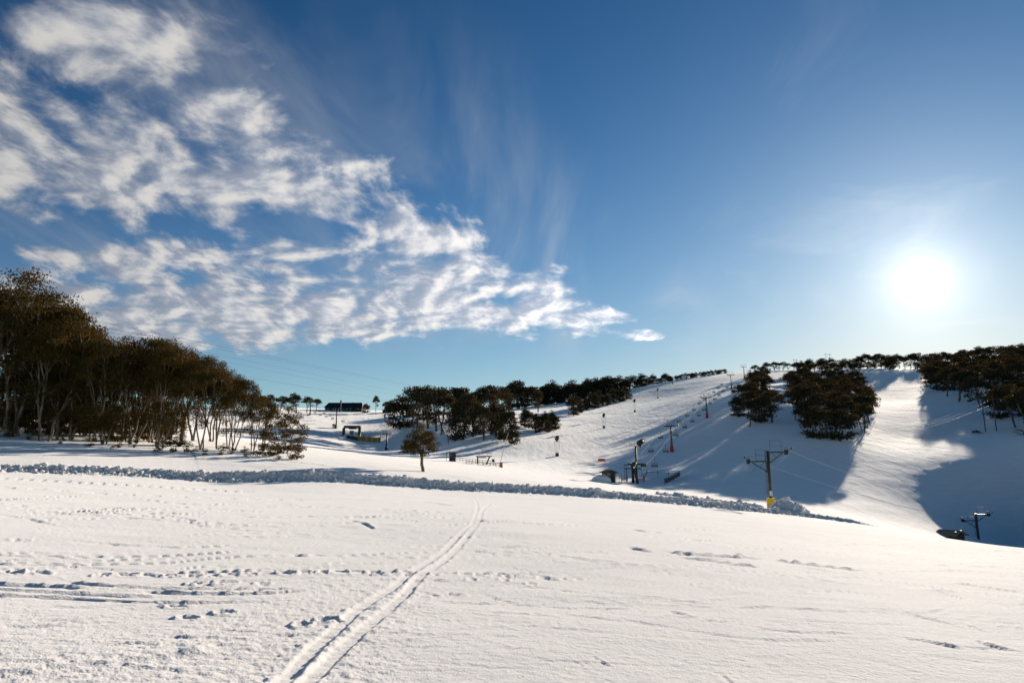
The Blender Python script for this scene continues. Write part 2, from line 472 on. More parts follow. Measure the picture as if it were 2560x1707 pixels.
def snow_detail(x, y, z):
    """marks, clods and wind texture added to the smooth snow (vertex arrays)"""
    # broad undulation of the groomed run and of the hill
    near = 1 - sstep(y, 60, 110)
    z = z + near * sstep(y, 5, 14) * 0.06 * fbm(x * 0.13, y * 0.30, 3, 21)
    z = z + near * 0.012 * fbm(x * 0.7, y * 1.7, 3, 22)
    z = z + (1 - near) * (0.30 * fbm(x * 0.035, y * 0.035, 3, 23) + 0.10 * fbm(x * 0.16, y * 0.16, 3, 24) + 0.045 * fbm(x * 0.5, y * 0.5, 2, 25)
                          + 0.075 * fbm((x * 0.80 - y * 0.60) * 0.42, (x * 0.60 + y * 0.80) * 0.022, 3, 26, 0.6) * sstep(fbm(x * 0.02, y * 0.02, 2, 27), -0.25, 0.2)
                          + 0.05 * fbm((x * 0.95 + y * 0.30) * 0.5, (x * -0.30 + y * 0.95) * 0.03, 3, 28, 0.6))
    sel = np.nonzero(y < 75)[0]
    X, Y = x[sel], y[sel]
    dz = np.zeros(len(sel))
    # crumbly zones beside the track and in the lower left
    lump = np.zeros(len(sel))
    tr = [[pick(*p) for p in t] for t in TRACKS]
    tr = [smooth_line(t, 90) for t in tr]
    mid = [0.5 * (a + b) for a, b in zip(tr[0], tr[1])] if len(tr[0]) == len(tr[1]) else tr[0]
    D, _, _, _ = poly_dist(tr[0], X, Y, 3.0)
    D2, _, _, _ = poly_dist(tr[1], X, Y, 3.0)
    dm = np.minimum(D, D2)
    fade = 1 - sstep(Y, 9, 17)
    lump = np.maximum(lump, (1 - sstep(dm, 0.15, 1.1)) * (0.25 + 0.75 * fade))
    low = [pick(*p) for p in [(-150, 1720), (150, 1690), (400, 1650), (640, 1590), (800, 1520), (900, 1475)]]
    D3, _, _, _ = poly_dist(low, X, Y, 2.5)
    lump = np.maximum(lump, 0.95 * (1 - sstep(D3, 0.3, 1.5)))
    patch = sstep(fbm(X * 0.45, Y * 0.5, 3, 31), 0.05, 0.32)
    lump = np.maximum(lump, 0.55 * patch * (1 - sstep(Y, 7, 26)) * (1 - sstep(X, 2, 9)))
    patch2 = sstep(fbm(X * 0.22 + 7, Y * 0.5, 3, 33), 0.12, 0.34)
    lump = np.maximum(lump, 0.35 * patch2)
    cl = fbm(X * 4.6, Y * 4.6, 4, 35, 0.62, billow=True)
    cl2 = fbm(X * 7.5, Y * 7.5, 3, 36, 0.6)
    dz += lump * (0.024 * cl + 0.017 * cl2 + 0.006)
    # fine grain everywhere
    dz += 0.006 * fbm(X * 5.5, Y * 7.5, 3, 37)
    # ridge of pushed snow, lower left
    rid = smooth_line([pick(*p) for p in z1((-300, 1510), (0, 1490), (450, 1450), (900, 1412), (1250, 1372), (1392, 1322))], 40)
    D, S, L, tot = poly_dist(rid, X, Y, 0.6)
    hr = 0.02 + 0.05 * sstep(L / tot, 0.55, 0.97)
    dz += np.where(np.isfinite(D), hr * np.exp(-(D / 0.09) ** 2) * (0.6 + 0.9 * fbm(L * 3, L * 0, 2, 39)) * (1 - sstep(L / tot, 0.97, 1.0)), 0)
    # the double track
    for k, t in enumerate(tr):
        D, S, L, tot = poly_dist(t, X, Y, 0.6)
        ok = np.isfinite(D)
        D = D + 0.035 * fbm(X * 5.0, Y * 3.0, 3, 45 + k)
        w = 0.078 + 0.018 * fbm(L * 0.8, L * 0 + k, 2, 41)
        deep = 0.015 * (0.75 + 0.25 * (1 - sstep(Y, 8, 20)))
        grv = -deep * (1 - sstep(D, w * 0.70, w * 1.30))
        lip = 0.014 * np.exp(-((D - w * 1.6) / 0.06) ** 2) * (0.5 + 2.2 * np.clip(fbm(X * 6, Y * 6, 3, 42), -.2, 1))
        smooth = 1 - sstep(D, w * 0.9, w * 1.3)
        dz = np.where(ok, dz * (1 - 0.85 * smooth) + grv + lip, dz)
    # ruts
    for poly, dep, wid in RUTS:
        pts = smooth_line([pick(*p) for p in poly], 24)
        D, S, L, tot = poly_dist(pts, X, Y, wid * 4)
        ok = np.isfinite(D)
        if not ok.any():
            continue
        f = L[ok] / max(tot, 1e-3)
        wid, dep = (wid * 0.75, dep * (0.95 if pts[0][0] < 1 else 0.6)) if pts[0][1] < 14 else (wid, dep * (1.7 if pts[0][0] > 3 else 1.0))
        end = sstep(f, 0, 0.10) * (1 - sstep(f, 0.86, 1.0))
        sd = D[ok] * S[ok]
        rough = 0.65 + 0.9 * fbm(L[ok] * 1.3, S[ok], 3, 43)
        prof = -dep * np.exp(-((sd + wid * 0.4) / (wid * 0.75)) ** 2) + 0.75 * dep * np.exp(-((sd - wid * 0.9) / (wid * 0.7)) ** 2) * (0.8 + 0.8 * fbm(X[ok] * 4, Y[ok] * 4, 2, 44))
        dz[ok] += prof * end * rough
    # many faint ski lines crossing the run
    rs = np.random.RandomState(77)
    for i in range(260):
        px0, py0 = rs.uniform(-250, 2500), 1215 + 480 * rs.rand() ** 1.25
        ln = rs.uniform(180, 800)
        slope = rs.normal(0.02 if px0 < 1100 else 0.085, 0.035)
        bend = rs.normal(0, 12)
        poly = [(px0, py0), (px0 + ln * .5, py0 + ln * .5 * slope + bend), (px0 + ln, py0 + ln * slope)]
        if max(q[1] for q in poly) > 1700 or min(q[1] - (1200 + q[0] * .062) for q in poly) < 12:
            continue
        pts = smooth_line([pick(*q) for q in poly], 12)
        wid = rs.uniform(.025, .07) * (1 + pts[0][1] * .03)
        dep = rs.uniform(.010, .030) * (1 + pts[0][1] * .055) * min(1.0, (pts[0][1] / 14.0) ** 2)
        D, S, L, tot = poly_dist(pts, X, Y, wid * 4)
        ok = np.isfinite(D)
        if not ok.any():
            continue
        f = L[ok] / max(tot, 1e-3)
        sd = D[ok] * S[ok]
        prof = -dep * np.exp(-((sd + wid * .4) / (wid * .7)) ** 2) + .8 * dep * np.exp(-((sd - wid * .8) / (wid * .7)) ** 2)
        dz[ok] += prof * sstep(f, 0, .25) * (1 - sstep(f, .7, 1)) * np.clip(.5 + 2.2 * fbm(L[ok] * .9, S[ok] + i, 3, 47), 0, 1.6)
    # foot prints
    rr = np.random.RandomState(5)
    for i, p in enumerate(PRINTS):
        c = pick(*p)
        a, b = (0.12, 0.08)
        sx, sy = a * rr.uniform(.7, 1.3), b * rr.uniform(.8, 1.3) * (1 + c[1] * 0.03)
        idx = np.nonzero((abs(X - c[0]) < 4 * sx) & (abs(Y - c[1]) < 4 * sy))[0]
        r = np.sqrt(((X[idx] - c[0]) / sx) ** 2 + ((Y[idx] - c[1]) / sy) ** 2) + 0.45 * fbm(X[idx] * 8, Y[idx] * 8, 2, 46)
        dep = rr.uniform(.022, .04) * min(1.0, c[1] / 14.0)
        dz[idx] += -dep * (1 - sstep(r, 0.55, 1.05)) + 0.02 * np.exp(-((r - 1.25) / 0.25) ** 2)
    # snow cat tread beside the bank, far left
    for a, b in ((z1((-300, 175), (0, 200), (500, 228), (900, 250), (1640, 290)), 0.5), (z1((0, 262), (300, 278), (400, 285)), 0.35), (z1((620, 300), (1000, 318), (1600, 338), (1980, 345)), 0.35)):
        D, S, L, tot = poly_dist([pick(*p) for p in a], X, Y, 1.2)
        ok = np.isfinite(D)
        dz[ok] += -0.03 * (1 - sstep(D[ok], b * .8, b)) * (0.5 + 0.5 * np.sign(np.sin(L[ok] * 2 * np.pi / (0.55 if b == .5 else 1.1))))
    z[sel] += dz
    # lumps on the bank
    m = np.nonzero((y > 33) & (y < 82))[0]
    bz = bank_height(x[m], y[m])
    D, S, L, tot = poly_dist(BANK, x[m], y[m], 2.6)
    on = np.where(np.isfinite(D), 1 - sstep(np.abs(D - 0.3), 0.5, 2.4), 0) * np.where(S >= 0, 1 - sstep(D, .6, 1.3), 1 - sstep(D, .5, 1.6))
    pil = sstep(bz, 0.7, 1.1)
    on = np.maximum(on, pil)
    z[m] += bz + on * (0.20 * fbm(x[m] * 1.1, y[m] * 1.1, 3, 51, 0.6, billow=True) + 0.10 * fbm(x[m] * 3, y[m] * 3, 2, 52))
    return z


def new_mesh(name, verts, faces, smooth=True):
    me = bpy.data.meshes.new(name)
    verts = np.asarray(verts, np.float32)
    me.vertices.add(len(verts))
    me.vertices.foreach_set('co', verts.ravel())
    faces = np.asarray(faces, np.int32)
    nf, k = faces.shape
    me.loops.add(nf * k)
    me.loops.foreach_set('vertex_index', faces.ravel())
    me.polygons.add(nf)
    me.polygons.foreach_set('loop_start', np.arange(0, nf * k, k, dtype=np.int32))
    me.polygons.foreach_set('use_smooth', np.full(nf, smooth))
    me.update(calc_edges=True)
    return me


def build_ground():
    # depth rows: fine near the camera, then growing with distance
    ys = [2.6]
    while ys[-1] < 2400:
        y = ys[-1]
        if y < 34:
            dy = min(max(0.035, y * y * 0.00078), y * 0.0105)
        elif y < 82:
            dy = 0.34
        elif y < 640:
            dy = y * 0.0072
        else:
            dy = y * 0.06
        ys.append(y + dy)
    ys = np.array(ys)
    az = np.concatenate([np.linspace(-1.35, -0.80, 45)[:-1], np.linspace(-0.80, 0.80, 1080), np.linspace(0.80, 1.35, 45)[1:]])
    ny, nx = len(ys), len(az)
    Yg, Ag = np.meshgrid(ys, az, indexing='ij')
    X, Y = (Ag * Yg).ravel(), Yg.ravel().copy()
    Z = base_height(X, Y)
    Z = snow_detail(X, Y, Z)
    idx = np.arange(ny * nx).reshape(ny, nx)
    F = np.stack([idx[:-1, :-1], idx[:-1, 1:], idx[1:, 1:], idx[1:, :-1]], -1).reshape(-1, 4)
    V = np.stack([X, Y, Z], 1)
    # the same land continued all round, a little lower where it runs under the fine sheet
    g = np.sign(np.linspace(-1, 1, 121)) * np.abs(np.linspace(-1, 1, 121)) ** 2.2 * 2600
    gx, gy = np.meshgrid(g, g, indexing='ij')
    gx, gy = gx.ravel(), gy.ravel()
    ay = np.maximum(np.abs(gy), 4.0)
    gz = base_height(gx, ay)
    back = gy < 0
    gz = np.where(back, base_height(np.clip(gx, -30, 30), np.full_like(gx, 6.0)) * 1.0 + np.clip(-gy, 0, 300) * 0.01, gz)
    gz = np.clip(gz, -60, 90)
    gz = gz - np.where(np.abs(gx) < np.abs(gy) * 1.33 + 1, 3.0 * (gy > 2), 0.05) - np.where((gy > 2) & (np.abs(gx) < gy * 1.33), gy * 0.02, 0)
    i2 = np.arange(121 * 121).reshape(121, 121) + len(V)
    F2 = np.stack([i2[:-1, :-1], i2[1:, :-1], i2[1:, 1:], i2[:-1, 1:]], -1).reshape(-1, 4)
    V = np.concatenate([V, np.stack([gx, gy, gz], 1)])
    F = np.concatenate([F, F2])
    me = new_mesh('ground', V, F)
    o = bpy.data.objects.new('ground', me)
    o['kind'] = 'structure'
    o['label'] = 'snow covered ground of the ski run, bowl and hill'
    COL.objects.link(o)
    me.materials.append(snow_material())
    print('ground', ny, nx, len(F))
    return o


def snow_material():
    m = bpy.data.materials.new('snow')
    m.use_nodes = True
    g = Nodes(m.node_tree)
    co = g.new('ShaderNodeTexCoord').outputs['Object']
    x, y, z = g.sep(co)
    b = g.new('ShaderNodeBsdfPrincipled')
    tint = g.noise(g.vm('MULTIPLY', co, (0.35, 0.8, 0.3)), 1.0, 4.0, 0.6)
    g.put(b.inputs['Base Color'], g.mix(g.step(tint, 0.3, 0.7), (0.66, 0.655, 0.66, 1), (0.73, 0.725, 0.72, 1)))
    b.inputs['Roughness'].default_value = 0.8
    b.inputs['Specular IOR Level'].default_value = 0.009
    b.inputs['Sheen Weight'].default_value = 0.60       # packed snow brightens at grazing light
    b.inputs['Sheen Roughness'].default_value = 0.6
    grain = g.noise(co, 60.0, 1.0, 0.7)
    mid = g.noise(g.vm('MULTIPLY', co, (1.0, 1.0, 1.0)), 11.0, 2.0, 0.6)
    streak = g.noise(g.vm('MULTIPLY', co, (0.35, 2.4, 1.0)), 2.2, 3.0, 0.6)
    # groomer corduroy, faint, in patches
    cord = g.m('SINE', g.mul(g.add(g.mul(x, 0.95), g.mul(y, 0.35)), 75.0))
    cpat = g.step(g.noise(co, 0.35, 2.0, 0.5), 0.50, 0.62)
    cpat = g.mul(cpat, g.mul(g.step(y, 8.0, 11.0, 1.0, 0.0), g.step(x, 0.5, 2.0)))
    sm = g.step(g.noise(co, 0.5, 2.0, 0.5), 0.40, 0.65)
    h = g.add(g.mul(grain, 0.011), g.add(g.mul(mid, 0.021), g.mul(g.mul(streak, sm), 0.016)))
    h = g.add(h, g.mul(g.mul(cord, cpat), 0.0016))
    # ski lines on the far hill
    run = g.noise(g.vm('MULTIPLY', co, (1.0, 0.22, 0.2)), 0.40, 4.0, 0.62)
    h = g.add(h, g.mul(g.mul(run, g.step(y, 90.0, 160.0)), 0.32))
    bump = g.new('ShaderNodeBump')
    bump.inputs['Strength'].default_value = 0.8
    bump.inputs['Distance'].default_value = 1.0
    g.put(bump.inputs['Height'], h)
    g.t.links.new(bump.outputs[0], b.inputs['Normal'])
    out = g.new('ShaderNodeOutputMaterial')
    g.t.links.new(b.outputs[0], out.inputs[0])
    return m


GROUND = build_ground()
SNOW = GROUND.data.materials[0]


# ---------------------------------------------------------------- materials
def mat(name, col, rough=0.6, metal=0.0, var=0.25, scale=3.0, col2=None, stretch=(1, 1, 1), bump=0.0, spec=0.3):
    m = bpy.data.materials.new(name)
    m.use_nodes = True
    g = Nodes(m.node_tree)
    co = g.vm('MULTIPLY', g.new('ShaderNodeTexCoord').outputs['Object'], tuple(stretch))
    n = g.noise(co, scale, 4.0, 0.62)
    b = g.new('ShaderNodeBsdfPrincipled')
    c1 = tuple(c * (1 - var) for c in col) + (1,)
    c2 = (tuple(min(1, c * (1 + var)) for c in col) if col2 is None else col2) + (1,)
    g.put(b.inputs['Base Color'], g.mix(g.step(n, 0.3, 0.7), c1, c2))
    b.inputs['Roughness'].default_value = rough
    b.inputs['Metallic'].default_value = metal
    b.inputs['Specular IOR Level'].default_value = spec
    if bump:
        bp = g.new('ShaderNodeBump')
        bp.inputs['Distance'].default_value = bump
        bp.inputs['Strength'].default_value = 0.8
        g.put(bp.inputs['Height'], n)
        g.t.links.new(bp.outputs[0], b.inputs['Normal'])
    o = g.new('ShaderNodeOutputMaterial')
    g.t.links.new(b.outputs[0], o.inputs[0])
    return m


def leaf_material(name, dark, warm, trans):
    m = bpy.data.materials.new(name)
    m.use_nodes = True
    g = Nodes(m.node_tree)
    co = g.new('ShaderNodeTexCoord').outputs['Object']
    rnd = g.new('ShaderNodeObjectInfo').outputs['Random']
    n = g.noise(g.vm('ADD', co, g.xyz(g.mul(rnd, 37.0), 0.0, 0.0)), 0.9, 3.0, 0.65)
    fine = g.noise(co, 9.0, 1.0, 0.5)
    f = g.step(g.add(g.mul(n, 0.7), g.mul(fine, 0.45)), 0.42, 0.72)
    f = g.mul(f, g.add(g.mul(rnd, 0.5), 0.6))
    col = g.mix(f, dark + (1,), warm + (1,))
    d = g.new('ShaderNodeBsdfPrincipled')
    g.put(d.inputs['Base Color'], col)
    d.inputs['Roughness'].default_value = 0.75
    d.inputs['Specular IOR Level'].default_value = 0.04
    t = g.new('ShaderNodeBsdfTranslucent')
    g.put(t.inputs[0], g.mix(1.0, col, (1.0, 0.62, 0.25, 1), 'MULTIPLY'))
    mx = g.new('ShaderNodeMixShader')
    mx.inputs[0].default_value = trans
    g.t.links.new(d.outputs[0], mx.inputs[1])
    g.t.links.new(t.outputs[0], mx.inputs[2])
    o = g.new('ShaderNodeOutputMaterial')
    g.t.links.new(mx.outputs[0], o.inputs[0])
    return m


M = {
    'bark': mat('gum_bark', (0.085, 0.065, 0.048), 0.85, var=0.5, scale=4.0, col2=(0.33, 0.26, 0.19), stretch=(1, 1, 0.22), bump=0.02),
    'bark_far': mat('gum_bark_far', (0.10, 0.08, 0.065), 0.9, var=0.4, scale=2.0, col2=(0.22, 0.18, 0.14), stretch=(1, 1, 0.25)),
    'leaf': leaf_material('gum_leaves', (0.036, 0.043, 0.014), (0.115, 0.076, 0.021), 0.36),
    'leaf_far': leaf_material('gum_leaves_far', (0.037, 0.042, 0.024), (0.072, 0.058, 0.031), 0.26),
    'steel': mat('galvanised_steel', (0.10, 0.11, 0.105), 0.5, 0.35, 0.3, 6.0),
    'dark': mat('dark_painted_steel', (0.030, 0.036, 0.040), 0.5, 0.1, 0.4, 5.0),
    'green': mat('olive_painted_steel', (0.038, 0.043, 0.030), 0.55, 0.1, 0.35, 5.0, stretch=(1, 1, .3)),
    'rubber': mat('black_rubber', (0.014, 0.014, 0.015), 0.7, 0.0, 0.3, 8.0),
    'yellow': mat('yellow_pad', (0.62, 0.40, 0.025), 0.6, 0.0, 0.18, 5.0),
    'red': mat('red_pad', (0.42, 0.022, 0.022), 0.6, 0.0, 0.25, 4.0),
    'orange': mat('orange_netting', (0.72, 0.13, 0.05), 0.7, 0.0, 0.15, 9.0),
    'paper': mat('weathered_notice', (0.55, 0.52, 0.45), 0.8, 0.0, 0.3, 12.0),
    'cable': mat('steel_cable', (0.42, 0.43, 0.45), 0.45, 0.6, 0.1, 4.0),
    'wire': mat('power_wire', (0.02, 0.022, 0.025), 0.9, 0.0, 0.1, 4.0),
    'glint': mat('bare_aluminium_wire', (0.70, 0.70, 0.72), 0.28, 0.9, 0.05, 4.0),
    'wood': mat('weathered_timber', (0.11, 0.085, 0.062), 0.85, 0.0, 0.4, 6.0, stretch=(1, 1, 0.15)),
    'ochre': mat('ochre_boards', (0.30, 0.17, 0.028), 0.8, 0.0, 0.3, 4.0, stretch=(.3, 1, 3)),
    'brown': mat('dark_brown_boards', (0.060, 0.038, 0.026), 0.85, 0.0, 0.35, 4.0),
    'roof': mat('charcoal_metal_roof', (0.020, 0.026, 0.032), 0.45, 0.2, 0.3, 0.8, stretch=(3, .3, .3)),
    'rooftan': mat('tan_metal_roof', (0.22, 0.16, 0.10), 0.5, 0.1, 0.25, 3.0),
    'wall': mat('dark_lodge_wall', (0.016, 0.022, 0.026), 0.8, 0.0, 0.3, 2.0),
    'glass': mat('dark_window_glass', (0.012, 0.016, 0.02), 0.12, 0.0, 0.2, 2.0, spec=0.6),
    'bluegrey': mat('blue_grey_panel', (0.10, 0.16, 0.20), 0.6, 0.0, 0.25, 3.0),
    'white': mat('white_paint', (0.72, 0.72, 0.70), 0.6, 0.0, 0.08, 4.0),
    'seat': mat('slate_seat_slats', (0.045, 0.055, 0.07), 0.6, 0.0, 0.3, 6.0),
    'lamp': mat('frosted_insulator', (0.85, 0.85, 0.84), 0.15, 0.0, 0.03, 4.0, spec=0.8),
}


# ---------------------------------------------------------------- mesh builder
class MB:
    def __init__(self):
        self.v, self.f = [], []

    def poly(self, pts, faces):
        n = len(self.v)
        self.v += [tuple(p) for p in pts]
        self.f += [tuple(i + n for i in f) for f in faces]
        return self

    def box(self, c, s, rz=0.0, taper=1.0, bev=0.0):
        """box with centre c and size s, top scaled by taper; chamfered upright edges when bev is given"""
        hx, hy, hz = s[0] / 2, s[1] / 2, s[2] / 2
        ca, sa = math.cos(rz), math.sin(rz)
        if bev:
            b = min(bev, hx * .8, hy * .8)
            ring = [(-hx + b, -hy), (hx - b, -hy), (hx, -hy + b), (hx, hy - b), (hx - b, hy), (-hx + b, hy), (-hx, hy - b), (-hx, -hy + b)]
        else:
            ring = [(-hx, -hy), (hx, -hy), (hx, hy), (-hx, hy)]
        k = len(ring)
        pts = []
        for z, t in ((-hz, 1.0), (hz, taper)):
            for x, y in ring:
                x, y = x * t, y * t
                pts.append((c[0] + x * ca - y * sa, c[1] + x * sa + y * ca, c[2] + z))
        fs = [tuple(range(k - 1, -1, -1)), tuple(range(k, 2 * k))] + [(i, (i + 1) % k, k + (i + 1) % k, k + i) for i in range(k)]
        return self.poly(pts, fs)

    def tube(self, a, b, r0, r1=None, n=6):
        r1 = r0 if r1 is None else r1
        a, b = Vector(a), Vector(b)
        d = b - a
        if d.length < 1e-6:
            return self
        d.normalize()
        u = d.orthogonal().normalized()
        w = d.cross(u)
        pts = []
        for p, r in ((a, r0), (b, r1)):
            for i in range(n):
                t = 2 * math.pi * i / n
                pts.append(p + (u * math.cos(t) + w * math.sin(t)) * r)
        fs = [(i, (i + 1) % n, n + (i + 1) % n, n + i) for i in range(n)] + [tuple(range(n - 1, -1, -1)), tuple(range(n, 2 * n))]
        return self.poly(pts, fs)

    def path(self, pts, r, n=5):
        for a, b in zip(pts[:-1], pts[1:]):
            self.tube(a, b, r, r, n)
        return self

    def wheel(self, c, axis, r, w, n=16, hole=0.0):
        c, axis = Vector(c), Vector(axis).normalized()
        if hole:
            u = axis.orthogonal().normalized()
            q = axis.cross(u)
            pts = []
            for rr, s in ((r, -1), (r, 1), (hole, 1), (hole, -1)):
                for i in range(n):
                    t = 2 * math.pi * i / n
                    pts.append(c + axis * (s * w / 2) + (u * math.cos(t) + q * math.sin(t)) * rr)
            fs = []
            for k in range(4):
                for i in range(n):
                    a, b = k * n + i, k * n + (i + 1) % n
                    e, d = ((k + 1) % 4) * n + i, ((k + 1) % 4) * n + (i + 1) % n
                    fs.append((a, b, d, e))
            self.poly(pts, fs)
            for i in range(3):
                t = math.pi * i / 3
                e = u * math.cos(t) + q * math.sin(t)
                self.tube(c - e * hole, c + e * hole, r * 0.06, n=4)
            return self
        return self.tube(c - axis * w / 2, c + axis * w / 2, r, r, n)

    def mesh(self, name, m, smooth=False):
        me = bpy.data.meshes.new(name)
        me.from_pydata(self.v, [], self.f)
        if smooth:
            me.polygons.foreach_set('use_smooth', [True] * len(me.polygons))
        me.materials.append(m)
        me.update()
        return me

    def build(self, name, m, parent=None, smooth=False, label=None):
        o = bpy.data.objects.new(name, self.mesh(name, m, smooth))
        COL.objects.link(o)
        o.parent = parent
        if label:
            o['label'] = label
        return o


def tag(o, label, cat, group=None):
    o['label'] = label
    o['category'] = cat
    if group:
        o['group'] = group
    return o


def thing(name, loc, label, cat, group=None, rz=0.0, scale=1.0):
    o = bpy.data.objects.new(name, None)
    o.empty_display_size = 0.3
    o.location = loc
    o.rotation_euler = (0, 0, rz)
    o.scale = (scale,) * 3
    COL.objects.link(o)
    return tag(o, label, cat, group)


def kids(o):
    return [c for c in COL.objects if c.parent is o]


def copy_tree(src_children, root):
    for ch, subs in src_children:
        c = ch.copy()
        COL.objects.link(c)
        c.parent = root
        for s in subs:
            d = s.copy()
            COL.objects.link(d)
            d.parent = c


def spot(px, py, lo, hi, sink=0.0):
    x, y = pick(px, py, lo, hi)
    return Vector((x, y, ground(x, y) - sink))


def at(px, py, d):
    a, e = ray(px, py)
    return Vector((a * d, d, EYE + e * d))


def on(px, d, sink=0.0):
    a, _ = ray(px, 1100)
    # column -> x depends a little on the row; settle it on the ground row
    for _i in range(4):
        z = ground(a * d, d)
        row_t = (z - EYE) / d
        # invert: find py with that elevation
        v = (row_t * FPX * CP - FPX * SP) / (CP + row_t * SP)
        a = (px - 1280.0) / (FPX * CP - v * SP)
    return Vector((a * d, d, ground(a * d, d) - sink))


# ---------------------------------------------------------------- snow gums
def gen_tree(seed, H, stems, crown_r, crown_lo, ntips, nleaf, leaf, low_share=0.12, r_tip=0.02, lean=0.0, flat=0.35, sides=5, puff=0.6, fill=0.55):
    rg = random.Random(seed)
    tips = []
    ax, ay = rg.uniform(-lean, lean) * H, rg.uniform(-lean, lean) * H
    # a few lobes make the crown uneven
    lobes = [(rg.uniform(0, 2 * math.pi), rg.uniform(0.35, 0.8), rg.uniform(0.75, 1.15)) for _ in range(5)]
    for i in range(ntips):
        t = rg.uniform(0, 2 * math.pi)
        rr = math.sqrt(rg.random())
        k = 1.0
        for la, lw, lh in lobes:
            dd = abs((t - la + math.pi) % (2 * math.pi) - math.pi)
            if dd < lw:
                k = lh
        x, y = ax + crown_r * k * rr * math.cos(t), ay + crown_r * k * rr * math.sin(t)
        top = H * (1 - flat * rr ** 2.2) * (0.93 + 0.07 * k)
        if rg.random() < low_share:
            z = H * rg.uniform(crown_lo * 0.45, crown_lo)
            x, y = x * 0.75, y * 0.75
        else:
            z = top - abs(rg.gauss(0, 0.5)) * (top - crown_lo * H) * fill
        tips.append((x, y, max(z, 0.12 * H)))
    tips = np.array(tips)
    tv, tf = [], []

    def tube(a, b, r0, r1):
        n = sides if r0 > 0.05 else 3
        a, b = Vector(a), Vector(b)
        d = b - a
        if d.length < 1e-4:
            return
        d.normalize()
        u = d.orthogonal().normalized()
        w = d.cross(u)
        k = len(tv)
        for p, r in ((a, r0), (b, r1)):
            for i in range(n):
                t = 2 * math.pi * i / n
                tv.append(p + (u * math.cos(t) + w * math.sin(t)) * r)
        for i in range(n):
            tf.append((k + i, k + (i + 1) % n, k + n + (i + 1) % n, k + n + i))
    ends = []

    def rad(n):
        return r_tip * n ** 0.52

    def limb(p, q, r0, r1, wob):
        d = (q - p)
        L = np.linalg.norm(d)
        segs = 3 if L > 0.12 * H else 2
        prev = p
        for s in range(1, segs + 1):
            t = s / segs
            nx = p + d * t
            if s < segs:
                nx = nx + np.array([rg.gauss(0, wob * L), rg.gauss(0, wob * L), rg.gauss(0, wob * L * 0.5) - 0.03 * L])
            tube(prev, nx, r0 + (r1 - r0) * (s - 1) / segs, r0 + (r1 - r0) * t)
            prev = nx

    def grow(p, T, lvl):
        n = len(T)
        if n == 1:
            limb(p, T[0], rad(1), rad(1) * 0.4, 0.05)
            ends.append(T[0])
            return
        c = T.mean(0)
        fr = rg.uniform(0.32, 0.5) if lvl else rg.uniform(0.30, 0.42)
        q = p + (c - p) * fr
        q[2] += 0.06 * abs(c[2] - p[2])
        limb(p, q, rad(n) * 1.08, rad(n) * 0.92, 0.022 if lvl < 2 else 0.05)
        dv = T - c
        dv[:, 2] *= 0.6
        w, vec = np.linalg.eigh(dv.T @ dv + np.eye(3) * 1e-6)
        axis = vec[:, -1] + np.array([rg.gauss(0, .25), rg.gauss(0, .25), rg.gauss(0, .1)])
        s = dv @ axis
        o = np.argsort(s)
        cut = max(1, min(n - 1, int(n * rg.uniform(0.35, 0.65))))
        grow(q, T[o[:cut]], lvl + 1)
        grow(q, T[o[cut:]], lvl + 1)
    ang = np.arctan2(tips[:, 1] - ay, tips[:, 0] - ax)
    order = np.argsort((ang + rg.uniform(0, 6)) % (2 * math.pi))
    for s in range(stems):
        T = tips[order[s::1][int(len(order) * s / stems) - s if s else 0:][:max(2, len(order) // stems)]] if stems > 1 else tips
        if len(T) == 0:
            continue
        a = rg.uniform(0, 6.28)
        b0 = np.array([math.cos(a) * 0.03 * H * (stems > 1), math.sin(a) * 0.03 * H * (stems > 1), -0.03 * H])
        grow(b0, T, 0)
    ends = np.array(ends)
    nr = np.random.RandomState(seed)
    per = max(1, nleaf // len(ends))
    wgt = nr.uniform(0.4, 1.6, len(ends))
    cnt = np.maximum(1, (per * wgt).astype(int))
    P = np.repeat(ends, cnt, 0) + np.clip(nr.normal(0, 1, (cnt.sum(), 3)), -1.55, 1.55) * np.array([puff, puff, puff * 0.55])
    P[:, 2] = np.maximum(P[:, 2], 0.05 * H)
    n = len(P)
    d = nr.normal(0, 1, (n, 3))
    d[:, 2] -= 0.4
    d /= np.linalg.norm(d, axis=1)[:, None]
    s = np.cross(d, nr.normal(0, 1, (n, 3)))
    s /= np.linalg.norm(s, axis=1)[:, None]
    L = leaf[0] * nr.uniform(0.6, 1.35, n)[:, None]
    W = leaf[1] * nr.uniform(0.6, 1.35, n)[:, None]
    V = np.stack([P - d * L / 2, P + s * W / 2, P + d * L / 2, P - s * W / 2], 1).reshape(-1, 3)
    F = np.arange(n * 4).reshape(-1, 4)
    return (tv, tf), (V, F)


class TreeKind:
    def __init__(self, seed, H, leafm, barkm, **kw):
        (tv, tf), (V, F) = gen_tree(seed, H, **kw)
        self.H = H
        self.trunk = bpy.data.meshes.new('trunk')
        self.trunk.from_pydata([tuple(v) for v in tv], [], tf)
        self.trunk.polygons.foreach_set('use_smooth', [True] * len(tf))
        self.trunk.materials.append(barkm)
        self.crown = new_mesh('crown', V, F, smooth=False)
        self.crown.materials.append(leafm)


